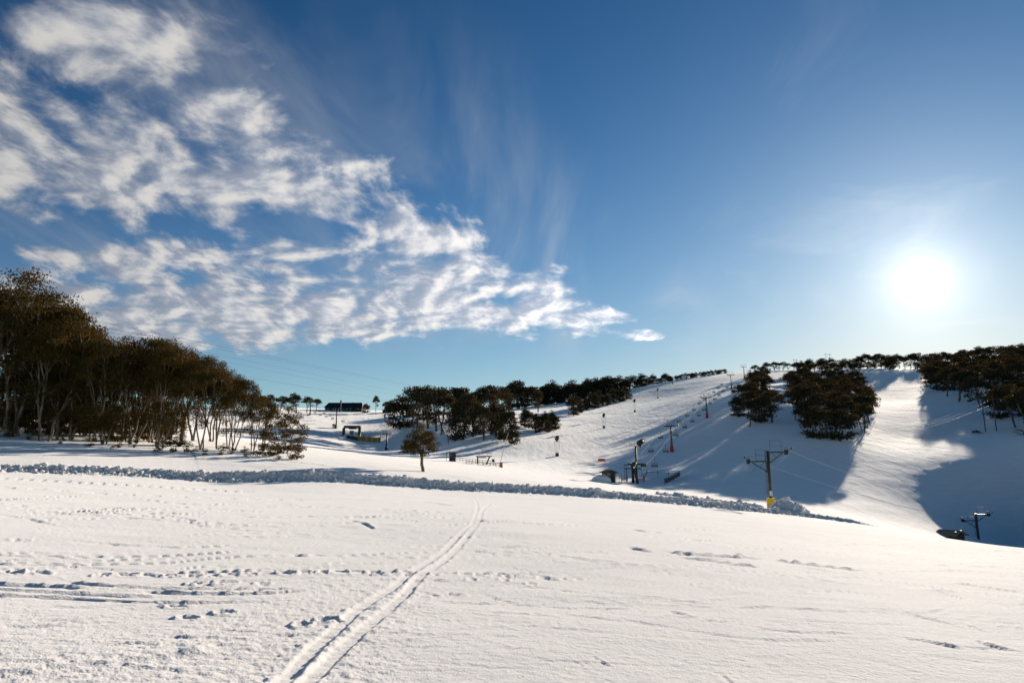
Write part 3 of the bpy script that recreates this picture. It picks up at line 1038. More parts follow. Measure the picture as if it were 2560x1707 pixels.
NEAR = [TreeKind(100 + i, 12.0, M['leaf'], M['bark'], stems=(3, 4, 2, 5, 3, 4)[i], crown_r=(5.0, 4.0, 4.4, 3.8, 4.8, 3.6)[i], crown_lo=(.55, .40, .56, .34, .54, .40)[i], ntips=170, nleaf=17000, leaf=(.21, .095),
                 low_share=(.09, .24, .10, .30, .09, .26)[i], r_tip=0.014, lean=0.07, flat=.42, puff=.46) for i in range(6)]
SPARSE = [TreeKind(150 + i, 8.0, M['leaf'], M['bark'], stems=(2, 3)[i], crown_r=2.6, crown_lo=.45, ntips=80, nleaf=5200, leaf=(.22, .10), low_share=.15, r_tip=0.017, lean=0.08, flat=.4, puff=.40) for i in range(2)]
LONE = TreeKind(171, 4.7, M['leaf'], M['bark'], stems=1, crown_r=1.75, crown_lo=.40, ntips=60, nleaf=8500, leaf=(.14, .065), low_share=.0, r_tip=0.02, lean=0.10, flat=.50, puff=.24, fill=.85)
BUSHY = TreeKind(181, 5.5, M['leaf'], M['bark'], stems=4, crown_r=2.0, crown_lo=.16, ntips=90, nleaf=8000, leaf=(.17, .08), low_share=.08, r_tip=0.014, lean=0.05, flat=.4, puff=.26, fill=1.1)
UMB = [TreeKind(200 + i, 10.0, M['leaf_far'], M['bark_far'], stems=(1, 2, 3, 2, 1)[i], crown_r=(3.4, 3.0, 3.6, 2.6, 3.0)[i], crown_lo=(.55, .48, .5, .42, .6)[i], ntips=46, nleaf=2300, leaf=(.46, .26), low_share=.12, r_tip=0.035,
                lean=0.10, flat=.32, sides=4, puff=.55) for i in range(5)]
DENSE = [TreeKind(300 + i, 9.0, M['leaf_far'], M['bark_far'], stems=(2, 3, 2, 3, 2)[i], crown_r=(2.7, 2.3, 3.0, 2.2, 2.6)[i], crown_lo=.12, ntips=64, nleaf=2800, leaf=(.50, .30), low_share=.06, fill=1.05, r_tip=0.03, lean=0.05, flat=.40,
                  sides=4, puff=.62) for i in range(5)]
SHRUB = [TreeKind(400 + i, 1.2, M['leaf'], M['bark'], stems=3, crown_r=.55, crown_lo=.3, ntips=22, nleaf=420, leaf=(.13, .06), low_share=.35, r_tip=0.008, lean=0.1, flat=.5, puff=.12) for i in range(3)]
_tr = random.Random(11)
ORD = ['first', 'second', 'third', 'fourth', 'fifth', 'sixth', 'seventh', 'eighth', 'ninth', 'tenth', 'eleventh', 'twelfth', 'thirteenth', 'fourteenth', 'fifteenth', 'sixteenth', 'seventeenth', 'eighteenth', 'nineteenth', 'twentieth', 'last but one', 'last']


def tree(kind, p, H, label, group=None, name='snow_gum', wide=1.0, rz=None, cat='tree'):
    s = H / kind.H
    o = thing(name, p, label, cat, group, _tr.uniform(0, 6.28) if rz is None else rz)
    o.scale = (s * wide, s * wide, s)
    for nm, me in (('trunk', kind.trunk), ('crown', kind.crown)):
        c = bpy.data.objects.new(nm, me)
        c.parent = o
        COL.objects.link(c)
    return o


def tree_px(kinds, px, base, top, lo, hi, label, group=None, d=None, wide=1.0, name='snow_gum', rz=None):
    """a tree whose foot is seen at (px, base) and whose top reaches the row `top`"""
    p = on(px, d, 0.1) if d else spot(px, base, lo, hi, 0.1)
    _, e = ray(px, top)
    H = max(1.0 if d < 560 else 5.0, EYE + e * p.y - p.z)
    return tree(_tr.choice(kinds), p, H, label, group, wide=wide, name=name, rz=rz)


def plant_trees():
    # ---- stand on the left, close to the run (front row then behind)
    uniq = {
        0: 'tallest snow gum with a broad domed crown at the far left edge',
        5: 'leaning snow gum with slanting bare stems midway along the left stand',
        6: 'snow gum with a dark forked trunk at the front of the left stand',
    }
    front = [(-70, 1086, 705, 0), (35, 1090, 688, 0), (112, 1098, 758, 1), (186, 1104, 828, 2), (252, 1108, 842, 3), (330, 1116, 832, 4), (402, 1129, 848, 5), (452, 1122, 878, 1), (505, 1112, 888, 2), (542, 1118, 905, 4), (582, 1120, 938, 2)]
    for i, (px, b, t, k) in enumerate(front):
        k = k if i < 7 else (2, 4, 2, 4)[i - 7]
        p = on(px, 59 + i * 0.5 + (3 if i % 2 else 0), 0.15)
        _, e = ray(px, t)
        lab = uniq.get(i - 1 if i else 99)
        tree(NEAR[k], p, EYE + e * p.y - p.z, lab or ORD[i] + ' snow gum from the left in the front row of the left stand', 'front row of the snow gum stand on the left', rz=i * 1.3, wide=1.0 if i < 8 else 0.82)
    back = [(-20, 735, 66), (75, 745, 68), (135, 790, 67), (160, 805, 72), (215, 842, 70), (285, 842, 73), (350, 846, 71), (310, 870, 66), (425, 868, 76), (380, 880, 68), (475, 892, 78), (525, 908, 80), (60, 880, 78), (190, 890, 80), (270, 900, 84), (360, 900, 86), (20, 900, 64), (140, 900, 63), (230, 920, 64)]
    for i, (px, t, d) in enumerate(back):
        p = on(px, d, 0.15)
        _, e = ray(px, t)
        tree(NEAR[(i * 5 + 1) % 6 if px < 400 else (0, 2, 4)[i % 3]], p, EYE + e * p.y - p.z, 'snow gum crowded behind the front row of the left stand', 'rear trees of the snow gum stand on the left')
    for i in range(16):
        p = on(-20 + i * 30 + _tr.uniform(-8, 8), 66 + (i * 7 % 5) * 4.5, 0.1)
        tree(BUSHY, p, _tr.uniform(3.2, 5.6) * (1.0 if i < 15 else .75), 'leafy young gum filling the shade under the left stand', 'young gums under the left stand', wide=1.15)
    for px, t, d, lab in ((631, 985, 66, 'slender snow gum with a straight trunk at the right end of the left stand'),
                          (654, 992, 68, 'forked snow gum between the slender one and the bushy end tree'),
                          (572, 975, 70, 'thin open crowned snow gum just inside the right end of the left stand')):
        p = on(px, d, 0.1)
        _, e = ray(px, t)
        tree(SPARSE[px % 2], p, EYE + e * p.y - p.z, lab, wide=0.8)
    p = on(709, 66, 0.1)
    tree(BUSHY, p, EYE + ray(709, 1012)[1] * p.y - p.z, 'bushy snow gum leafy down to the snow ending the left stand', wide=1.15)
    # low scrub poking through the snow
    scrub = [(395, 1136, 'low'), (432, 1139, 'low'), (462, 1137, 'low'), (486, 1142, 'two'), (510, 1143, 'two'), (612, 1132, 'low'), (640, 1135, 'low'), (680, 1136, 'low'), (695, 1134, 'low'), (730, 1140, 'low'), (742, 1137, 'low'), (335, 1122, 'low'), (290, 1114, 'low'), (150, 1104, 'low'), (70, 1096, 'low'), (20, 1094, 'low'), (225, 1110, 'low'), (555, 1126, 'low'), (672, 1118, 'low'), (578, 1122, 'low')]
    for i, (px, b, g) in enumerate(scrub):
        p = on(px, 57.5 + (i % 4) * 0.8, 0.05)
        lab, grp = (('small leafy shrub poking out of open snow in front of the left stand', 'pair of shrubs in the open snow') if g == 'two'
                    else ('low twiggy shrub at the foot of the left stand', 'shrubs along the foot of the left stand'))
        tree(SHRUB[i % 3], p, _tr.uniform(0.7, 1.5) if g != 'two' else 0.7, lab, grp, name='shrub', cat='shrub')
    # ---- lone tree in the field
    p = on(1058, 61, 0.1)
    tree(LONE, p, EYE + ray(1055, 1056)[1] * p.y - p.z, 'lone small snow gum with a crooked trunk standing in the open snow', rz=2.0)
    # ---- far left skyline beside the lodge
    for k, (px, t, d) in enumerate(((560, 992, 345), (585, 990, 350), (608, 986, 350), (632, 984, 355), (655, 988, 350), (678, 987, 352), (700, 990, 355), (722, 992, 340), (741, 982, 350), (766, 990, 352))):
        tree_px(UMB, px, 0, t, 0, 0, ORD[k] + ' snow gum from the left in the row leading to the lodge', 'snow gums left of the lodge', d=d, wide=1.1)
    tree_px(UMB, 790, 0, 996, 0, 0, 'round crowned snow gum standing next to the left end of the lodge', d=372, wide=1.1)
    tree_px(DENSE, 912, 0, 1007, 0, 0, 'rounded dark bush against the right end of the lodge', d=378, wide=1.2)
    tree_px([UMB[4]], 939, 0, 988, 0, 0, 'lone crooked snow gum on the skyline right of the lodge', d=385, wide=0.6)
    tree_px([UMB[1]], 963, 0, 1004, 0, 0, 'little open tree above the small roof on the skyline', d=385, wide=0.9)
    tree_px(DENSE, 769, 0, 1042, 0, 0, 'small brown bush at the foot of the far left lift tower', d=335, wide=1.6)
    tree_px(DENSE, 834, 0, 1058, 0, 0, 'small ochre bush beside the upper lift tower of the bowl', d=298, wide=1.1)
    # ---- middle group below the skyline
    mid = [(984, 1060, 1000, 318, 'UMB', 1.0), (1000, 1058, 987, 315, 'DEN', 1.3), (1038, 1056, 966, 310, 'UMB', 1.2), (1070, 1058, 964, 300, 'UMB', 1.0), (1108, 1084, 968, 248, 'UMB', 1.15), (1138, 1108, 1008, 224, 'DEN', 0.75),
           (1090, 1070, 972, 280, 'UMB', 1.0), (1130, 1075, 967, 270, 'UMB', 1.1), (1158, 1102, 985, 226, 'UMB', 0.9), (1184, 1098, 990, 232, 'DEN', 0.7), (1165, 1070, 970, 270, 'UMB', 1.1), (1196, 1070, 969, 275, 'UMB', 1.0), (1210, 1101, 1012, 222, 'UMB', 0.9),
           (1231, 1068, 965, 285, 'UMB', 1.1), (1238, 1094, 1000, 232, 'DEN', 0.8), (1262, 1105, 1008, 220, 'DEN', 0.85), (1256, 1062, 966, 300, 'UMB', 1.1), (1225, 1080, 1000, 250, 'DEN', 0.8), (1150, 1060, 985, 300, 'DEN', 1.0), (1060, 1052, 985, 330, 'DEN', 1.0), (1185, 1050, 975, 320, 'DEN', 1.0)]
    mu = {3: 'tall open snow gum with bare lower trunk left of the mid-slope group', 5: 'dark columnar snow gum clad in leaves to the snow in the mid-slope group', 15: 'broad dark snow gum at the lower right front of the mid-slope group', 1: 'squat dark crowned snow gum at the left end of the mid-slope group'}
    place = {i: n for n, i in enumerate(sorted(range(len(mid)), key=lambda j: mid[j][0]))}
    for i, (px, b, t, d, k, w) in enumerate(mid):
        lab = mu.get(i, ORD[place[i]] + ' tree from the left in the mid-slope group left of the run')
        tree_px(UMB if k == 'UMB' else DENSE, px, b, t, 0, 0, lab, 'mid-slope group of snow gums', d=d, wide=w)
    tree_px(DENSE, 1286, 0, 1050, 0, 0, 'isolated round bushy gum at the right foot of the mid-slope group', d=212, wide=1.0)
    # ---- bush island beside the run
    for k, (px, t, d) in enumerate(sorted(((1322, 1022, 268), (1338, 1030, 262), (1352, 1036, 258), (1366, 1028, 262), (1380, 1026, 264), (1390, 1034, 266), (1345, 1045, 250), (1368, 1048, 252), (1312, 1018, 275)))):
        tree_px(DENSE, px, 0, t, 0, 0, ORD[k] + ' bushy gum from the left in the small island beside the run', 'bush island at the edge of the ski run', d=d, wide=0.95)
    tree_px([UMB[3]], 1346, 0, 975, 0, 0, 'single tall gum standing below the crest line above the bush island', d=385, wide=0.9)
    # ---- crest line of trees, from the middle group up to the hill top
    rr = random.Random(4)
    crest = [(1275, 1018), (1400, 999), (1500, 985), (1600, 966), (1700, 949), (1800, 936)]
    tops = [(1270, 962), (1290, 948), (1330, 962), (1375, 950), (1400, 956), (1440, 952), (1497, 936), (1540, 943), (1601, 934), (1635, 937), (1676, 934), (1710, 938), (1750, 925), (1784, 930), (1800, 930)]
    n = 58
    for i in range(n):
        px = 1272 + (1800 - 1272) * i / (n - 1) + rr.uniform(-4, 4)
        d = np.interp(px, [1272, 1450, 1600, 1700, 1800], [450, 530, 580, 605, 625]) + rr.uniform(-10, 16)
        t = np.interp(px, [q[0] for q in tops], [q[1] for q in tops]) + rr.uniform(-1, 10) + (4 if i % 3 else -3)
        tree_px(DENSE if rr.random() < .55 + (px - 1272) / 650 else UMB, px, 0, t, 0, 0, 'dark snow gum in the long row along the crest of the hill', 'row of snow gums along the crest', d=d, wide=1.15 + (px - 1272) / 1000)
    for px, t, d in ((1812, 931, 650),):
        tree_px(DENSE, px, 0, t, 0, 0, 'small round bush ending the crest row next to the lift', d=d, wide=1.5)
    # ---- scrubby patch just below the crest row
    for i in range(16):
        px = 1436 + i * 8.6 + rr.uniform(-3, 3)
        d = np.interp(px, [1436, 1573], [350, 470]) + rr.uniform(-10, 30)
        p = on(px, d, .1)
        tree(rr.choice(DENSE), p, rr.uniform(6.5, 10.5), 'scrubby gum in the dark patch between the crest row and the ski run', 'scrub patch below the crest row', wide=1.0)
    tree_px(DENSE, 1676, 0, 938, 0, 0, 'rounded gum standing alone in front of the crest row near the white hut', d=590, wide=1.4)
    # ---- island of trees right of the chairlift
    def fill(rows, label, group, kinds, hh, step=15):
        for d, x0, x1 in rows:
            px = x0
            while px <= x1:
                p = on(px + rr.uniform(-3, 3), d * rr.uniform(.985, 1.015), .1)
                tree(rr.choice(kinds), p, hh * rr.uniform(.8, 1.2), label, group, wide=rr.uniform(1.1, 1.4))
                px += step * 300 / d * rr.uniform(.8, 1.2)
    fill([(224, 1874, 1945), (252, 1850, 1944), (290, 1850, 1938), (335, 1878, 1936), (390, 1884, 1933), (460, 1886, 1928), (540, 1890, 1925)], 'dark snow gum in the tall island just right of the chairlift', 'tree island right of the chairlift', DENSE[:4] + UMB, 9.0, 22)
    fill([(199, 2052, 2132), (222, 2022, 2160), (250, 1998, 2174), (288, 1990, 2178), (335, 1982, 2174), (390, 1976, 2168), (460, 1982, 2160), (550, 1992, 2150)], 'brown tinged snow gum in the big island in the centre of the hill', 'large tree island in the centre of the hill', DENSE[:4] + UMB, 10.0, 28)
    # ---- ridge trees between the islands and under the sun
    for k, (px, t, d) in enumerate(((1936, 903, 640), (1948, 905, 640), (1958, 904, 645), (1970, 908, 640), (1984, 908, 640), (1998, 907, 640), (2010, 912, 635))):
        tree_px(UMB + DENSE, px, 0, t, 0, 0, ORD[k] + ' small ridge gum from the left between the two tree islands', 'ridge trees between the islands', d=d, wide=1.3)
    for px, t, d in ((2026, 895, 625), (2055, 893, 625), (2080, 894, 625), (2105, 895, 625), (2128, 897, 625)):
        tree_px(DENSE, px, 0, t, 0, 0, 'snow gum on the ridge at the very top of the big island', 'ridge trees topping the big island', d=d, wide=1.4)
    for k, (px, t, d) in enumerate(((2152, 888, 620), (2168, 882, 615), (2188, 883, 620), (2204, 884, 625), (2216, 888, 620), (2226, 886, 580), (2236, 890, 620), (2250, 885, 615), (2264, 890, 620), (2278, 885, 615), (2292, 881, 615), (2306, 884, 615), (2320, 895, 620), (2332, 903, 620))):
        tree_px(UMB + DENSE, px, 0, t, 0, 0, ORD[k] + ' flat topped gum from the left in the ridge row below the sun', 'ridge row below the sun', d=d, wide=1.35)
    # ---- forest on the right
    rows = [(590, 2345, 2590), (525, 2335, 2590), (465, 2326, 2590), (415, 2328, 2600), (370, 2342, 2620), (330, 2368, 2640), (298, 2402, 2700), (268, 2448, 2720), (240, 2500, 2740), (214, 2538, 2760), (192, 2562, 2780), (352, 2356, 2425), (398, 2338, 2400), (440, 2328, 2385)]
    fill(rows, 'brown green snow gum in the forest at the right edge', 'forest at the right edge of the hill', DENSE[:3] + UMB, 12.5, 45)
    # a fallen, bare limb sticking out of that forest
    b = MB()
    base = on(2575, 186)
    for k in range(7):
        a0 = base + Vector((rr.uniform(-.3, .3), 0, rr.uniform(.3, 1.4)))
        mid_ = a0 + Vector((-rr.uniform(1.5, 3.0), rr.uniform(-.6, .6), rr.uniform(.3, 1.0)))
        end = mid_ + Vector((-rr.uniform(1.5, 3.0), rr.uniform(-.6, .6), rr.uniform(-.4, .9)))
        b.tube(a0 - base, mid_ - base, .09, .06, 5)
        b.tube(mid_ - base, end - base, .06, .02, 5)
        b.tube(mid_ - base, mid_ - base + Vector((-1.2, .2, rr.uniform(.3, .9))), .04, .015, 4)
    o = b.build('fallen_limb', M['bark_far'])
    o.location = base
    tag(o, 'bare spreading limb sticking out of the right forest over the snow', 'branch')


plant_trees()


# ---------------------------------------------------------------- snow clods on the bank
def ico():
    t = (1 + 5 ** .5) / 2
    v = np.array([(-1, t, 0), (1, t, 0), (-1, -t, 0), (1, -t, 0), (0, -1, t), (0, 1, t), (0, -1, -t), (0, 1, -t), (t, 0, -1), (t, 0, 1), (-t, 0, -1), (-t, 0, 1)], float)
    v /= np.linalg.norm(v[0])
    f = [(0, 11, 5), (0, 5, 1), (0, 1, 7), (0, 7, 10), (0, 10, 11), (1, 5, 9), (5, 11, 4), (11, 10, 2), (10, 7, 6), (7, 1, 8), (3, 9, 4), (3, 4, 2), (3, 2, 6), (3, 6, 8), (3, 8, 9), (4, 9, 5), (2, 4, 11), (6, 2, 10), (8, 6, 7), (9, 8, 1)]
    vs, cache, fs = [tuple(x) for x in v], {}, []

    def mid(a, b):
        k = (min(a, b), max(a, b))
        if k not in cache:
            m = (np.array(vs[a]) + np.array(vs[b])) / 2
            vs.append(tuple(m / np.linalg.norm(m)))
            cache[k] = len(vs) - 1
        return cache[k]
    for a, b, c in f:
        ab, bc, ca = mid(a, b), mid(b, c), mid(c, a)
        fs += [(a, ab, ca), (b, bc, ab), (c, ca, bc), (ab, bc, ca)]
    return np.array(vs), np.array(fs)


def build_clods():
    iv, jf = ico()
    r = np.random.RandomState(9)
    B = np.array(BANK)
    seg = np.hypot(*np.diff(B, axis=0).T)
    cum = np.concatenate([[0], np.cumsum(seg)])
    n = 5600
    s = r.uniform(0.02, 0.93, n) * cum[-1]
    i = np.clip(np.searchsorted(cum, s) - 1, 0, len(seg) - 1)
    t = (s - cum[i]) / seg[i]
    p = B[i] + (B[i + 1] - B[i]) * t[:, None]
    nrm = np.stack([-(B[i + 1] - B[i])[:, 1], (B[i + 1] - B[i])[:, 0]], 1) / seg[i][:, None]
    off = r.uniform(-0.55, 0.42, n) + r.normal(0, .12, n)
    p = p + nrm * off[:, None]
    f = s / cum[-1]
    size = r.gamma(1.5, 0.031, n) + 0.022
    size *= np.where((f > .68) & (f < .84), 1.25, 1.0) * np.where(f > .88, .55, 1.0)
    size = np.clip(size, 0.05, 0.36)
    # loose crumbs on the groomed snow in front, and a scatter around the big pile
    k = r.rand(n) < 0.10
    p[k] -= nrm[k] * r.exponential(0.5, k.sum())[:, None]
    size[k] *= 0.45
    extra = []
    for cx, cy, rx, ry, h in PILES:
        m = int(48 * rx)
        a, q = r.uniform(0, 6.283, m), np.sqrt(r.rand(m))
        extra.append(np.stack([cx + rx * q * np.cos(a), cy + ry * q * np.sin(a), np.clip(r.gamma(2.2, .045, m) + .05, .05, .32)], 1))
    extra = np.concatenate(extra)
    p = np.concatenate([p, extra[:, :2]])
    size = np.concatenate([size, extra[:, 2]])
    z = ground(p[:, 0], p[:, 1])
    n = len(p)
    lump = 1 + 0.17 * r.normal(0, 1, (n, len(iv)))
    lump = np.clip(lump, .5, 1.5)
    sc = size[:, None] * r.uniform(.75, 1.25, (n, 3))
    sc[:, 2] *= 0.8
    V = iv[None] * lump[:, :, None] * sc[:, None, :]
    V += np.stack([p[:, 0], p[:, 1], z + size * np.where(r.rand(n) < .25, .45, .05)], 1)[:, None, :]
    F = jf[None] + (np.arange(n) * len(iv))[:, None, None]
    me = new_mesh('snow_clods', V.reshape(-1, 3), F.reshape(-1, 3))
    me.materials.append(SNOW)
    o = bpy.data.objects.new('snow_clods', me)
    COL.objects.link(o)
    o['kind'] = 'stuff'
    o['label'] = 'rounded snow clods heaped along the ploughed bank'
    o['category'] = 'snow'


build_clods()


# ---------------------------------------------------------------- surface lift towers
def drag_tower(name, p, H, label, pad, rz=0.0):
    t = thing(name, p, label, 'lift tower', None, rz)
    MB().tube((0, 0, -.6), (0, 0, H), .20, .165, 14).build('pole', M['green'], t, True)
    MB().tube((0, 0, H), (0, 0, H + .05), .20, .19, 14).build('pole_cap', M['steel'], t)
    zl = H - 1.22
    for nm, s, z0, L in (('left_arm', -1, zl, 2.05), ('right_arm', 1, H - .16, 1.85)):
        arm = MB().box((s * L / 2, 0, z0), (L, .13, .13)).build('arm', M['green'], t)
        b = MB()
        b.tube((s * .12, 0, z0 - 1.25), (s * (L - .15), 0, z0 - .08), .065, n=6)
        b.tube((s * .55, 0, z0 - .05), (s * .95, 0, z0 - .62), .03, n=5)
        b.tube((s * .22, 0, z0 - .05), (s * .22, 0, z0 - 1.1), .03, n=5)
        b.build('brace', M['green'], arm)
        # sheave assembly: two wheels one behind the other, with a guard
        sh = MB().box((s * (L + .12), 0, z0 + .05), (.10, .95, .16)).build('sheave_frame', M['dark'], t)
        for yy in (-.33, .33):
            MB().wheel((s * (L + .24), yy, z0 + .02), (1, 0, 0), .30, .10, 16, .20).build('sheave', M['rubber'], sh)
        g = MB()
        for a in range(5):
            a0, a1 = math.pi * a / 5, math.pi * (a + 1) / 5
            g.tube((s * (L + .24), -.62 * math.cos(a0), z0 + .05 + .55 * math.sin(a0)), (s * (L + .24), -.62 * math.cos(a1), z0 + .05 + .55 * math.sin(a1)), .025, n=4)
        g.tube((s * (L + .2), -.4, z0 + .1), (s * (L + .75), -.4, z0 + .45), .03, n=5)
        g.build('cable_guard', M['dark'], sh)
        MB().wheel((s * (L + .75), -.4, z0 + .46), (1, 0, 0), .11, .14, 10).build('counterweight', M['rubber'], sh)
        # maintenance platform rail
        r = MB()
        x0, x1 = s * (.35 if s > 0 else .25), s * (L - .15 if s > 0 else 1.35)
        for z in (z0 + .72, z0 + 1.38):
            r.tube((x0, .25, z), (x1, .25, z), .022, n=4)
        for x in (x0, x1):
            r.tube((x, .25, z0), (x, .25, z0 + 1.38), .022, n=4)
        r.build('guard_rail', M['green'], t)
        MB().box(((x0 + x1) / 2, .25, z0 + .09), (abs(x1 - x0), .36, .04)).build('platform', M['steel'], t)
    lad = MB()
    for y in (-.17, .17):
        lad.tube((-.36, y, .5), (-.30, y, H), .02, n=4)
    k = .7
    while k < H:
        lad.tube((-.35, -.17, k), (-.35, .17, k), .014, n=4)
        k += .32
    for z in (1.2, 2.8, 4.4):
        lad.tube((-.34, 0, z), (-.15, 0, z), .02, n=4)
    lad.build('ladder', M['dark'], t)
    if pad:
        MB().box((0, 0, .28), (.84, .84, 1.10), 0, .96, .12).build('crash_pad', M['yellow'], t, label='yellow crash pad wrapped round the tower foot')
        MB().box((.0, -.215, 1.30), (.34, .02, .58)).build('notice', M['paper'], t)
    return t


T1 = on(1929, 81)
zb = EYE + ray(1929, 1266)[1] * 81
T1.z = zb + .18
H1 = EYE + ray(1920, 1127)[1] * 81 - T1.z
drag_tower('lift_tower', T1, H1, 'olive drag lift tower with a yellow padded foot behind the snow pile', True, R(-4))
T2 = on(2447, 128)
H2 = EYE + ray(2434, 1284)[1] * 128 - T2.z
drag_tower('lift_tower', T2, H2, 'drag lift tower below the foreground crest at the lower right, beside the hut', False, R(-8))


def cable(name, pts, r, m, label, sag=0.0, n=24, group=None, cat='cable'):
    out = []
    for a, b in zip(pts[:-1], pts[1:]):
        for i in range(n):
            t = i / n
            q = Vector(a).lerp(Vector(b), t)
            q.z -= sag * 4 * t * (1 - t)
            out.append(q)
    out.append(Vector(pts[-1]))
    o = Vector(pts[0])
    b = MB().path([q - o for q in out], r, 4)
    ob = b.build(name, m)
    ob.location = o
    return tag(ob, label, cat, group)


ca, sa = math.cos(R(-4)), math.sin(R(-4))
ca2, sa2 = math.cos(R(-8)), math.sin(R(-8))
cable('haul_rope', [T1 + Vector((2.09 * ca, 2.09 * sa, H1 - .16 + .32)), T2 + Vector((2.09 * ca2, 2.09 * sa2, H2 - .16 + .32))], .016, M['cable'], 'upper steel haul rope running from the yellow footed tower to the right', .7)
cable('haul_rope', [T1 + Vector((-2.29 * ca, -2.29 * sa, H1 - 1.22 + .32)), T2 + Vector((-2.29 * ca2, -2.29 * sa2, H2 - 1.22 + .32))], .016, M['cable'], 'lower steel haul rope passing behind the pole of the yellow footed tower', .7)


def gable_hut(name, p, w, dpt, h, rise, rz, label, wallm, roofm, over=.35, door=True, shed=False):
    t = thing(name, p, label, 'hut', None, rz)
    MB().poly([(-w / 2, -dpt / 2, -.6), (w / 2, -dpt / 2, -.6), (w / 2, dpt / 2, -.6), (-w / 2, dpt / 2, -.6),
               (-w / 2, -dpt / 2, h), (w / 2, -dpt / 2, h), (w / 2, dpt / 2, h), (-w / 2, dpt / 2, h), (0, -dpt / 2, h + (0 if shed else rise)), (0, dpt / 2, h + (0 if shed else rise))],
              [(0, 1, 5, 8, 4), (1, 2, 6, 5), (2, 3, 7, 9, 6), (3, 0, 4, 7), (4, 8, 9, 7), (8, 5, 6, 9)]).build('wall', wallm, t)
    th = .10
    k = (w / 2 + over) / (w / 2)
    for s in (-1, 1):
        z1_, zr = h + rise * (1 - k) + .03, h + rise + .03
        if shed:
            z1_, zr = h + .05 - s * rise / 2, h + .05
        x1 = s * (w / 2 + over)
        y0, y1 = -dpt / 2 - over, dpt / 2 + over
        MB().poly([(0, y0, zr), (x1, y0, z1_), (x1, y1, z1_), (0, y1, zr), (0, y0, zr + th), (x1, y0, z1_ + th), (x1, y1, z1_ + th), (0, y1, zr + th)],
                  [(0, 1, 2, 3), (4, 7, 6, 5), (0, 4, 5, 1), (1, 5, 6, 2), (2, 6, 7, 3), (3, 7, 4, 0)]).build('roof', roofm, t)
    if door:
        d = MB().box((w * .15, -dpt / 2 - .03, .9), (.8, .06, 1.8)).build('door', M['dark'], t)
        MB().box((w * .15 + .28, -dpt / 2 - .08, .9), (.05, .04, .14)).build('handle', M['steel'], d)
        f = MB().box((-w * .25, -dpt / 2 - .03, 1.35), (.8, .05, .6)).build('window', M['glass'], t)
        MB().box((-w * .25, -dpt / 2 - .05, 1.02), (.9, .08, .06)).build('sill', wallm, f)
    return t


p = on(2378, 118)
p.z = EYE + ray(2378, 1352)[1] * 118
gable_hut('lift_hut', p, 3.0, 2.7, 1.1, .6, R(28), 'small brown hut with a tan gable roof peeping over the foreground crest', M['brown'], M['rooftan'], .5)


# ---------------------------------------------------------------- chairlift on the hill
def lift_frame(d_list):
    return d_list


TOW = [dict(px=1680, base=1130, top=1062, d=198), dict(px=1768, base=1045, top=992, d=268), dict(px=1829, base=973, top=936, d=390), dict(px=1861, base=945, top=916, d=510)]
for t in TOW:
    t['p'] = on(t['px'], t['d'])
    t['H'] = max(7.0, EYE + ray(t['px'], t['top'])[1] * t['d'] - t['p'].z)
STA = on(1583, 139)
dirs = []
prev = STA
for i, t in enumerate(TOW):
    nxt = TOW[i + 1]['p'] if i + 1 < len(TOW) else t['p'] + (t['p'] - prev)
    v = (nxt - prev)
    t['rz'] = math.atan2(v.y, v.x) - math.pi / 2
    prev = t['p']
GAUGE = 1.95
names = ['chairlift tower with red padded foot nearest the loading station', 'second chairlift tower up the slope with red padded foot', 'third chairlift tower up the slope against the sunlit snow', 'highest chairlift tower on the skyline left of the tree island']
for i, t in enumerate(TOW):
    H = t['H']
    o = thing('chairlift_tower', t['p'], names[i], 'lift tower', 'towers of the chairlift', t['rz'])
    MB().tube((0, 0, -.6), (0, 0, H - .3), .36, .24, 12).build('pole', M['steel'], o, True)
    arm = MB().box((0, 0, H - .3), (2 * GAUGE + .3, .34, .32)).build('crossarm', M['dark'], o)
    fr = MB()
    for y in (-.1,):
        fr.tube((-GAUGE, y, H + 1.35), (GAUGE, y, H + 1.35), .05, n=5)
    for x in (-GAUGE, -GAUGE * .5, GAUGE * .5, GAUGE):
        fr.tube((x * .92, -.1, H - .15), (x, -.1, H + 1.35), .045, n=5)
    fr.tube((-GAUGE * .5, -.1, H + 1.35), (-.1, -.1, H - .15), .045, n=5)
    fr.tube((GAUGE * .5, -.1, H + 1.35), (.1, -.1, H - .15), .045, n=5)
    fr.build('lifting_frame', M['steel'], o)
    for s in (-1, 1):
        sh = MB().box((s * GAUGE, 0, H - .02), (.14, 2.2, .20)).build('sheave_beam', M['dark'], o)
        for y in (-.9, -.3, .3, .9):
            MB().wheel((s * (GAUGE + .12), y, H + .05), (1, 0, 0), .24, .12, 10).build('sheave', M['rubber'], sh)
    MB().box((0, 0, .75), (1.15, 1.15, 2.3), 0, .72, .2).build('crash_pad', M['red'], o, label='red crash pad round the tower foot')


def armpt(t, s, up=.30):
    a = t['rz']
    return t['p'] + Vector((s * GAUGE * math.cos(a), s * GAUGE * math.sin(a), t['H'] + up))


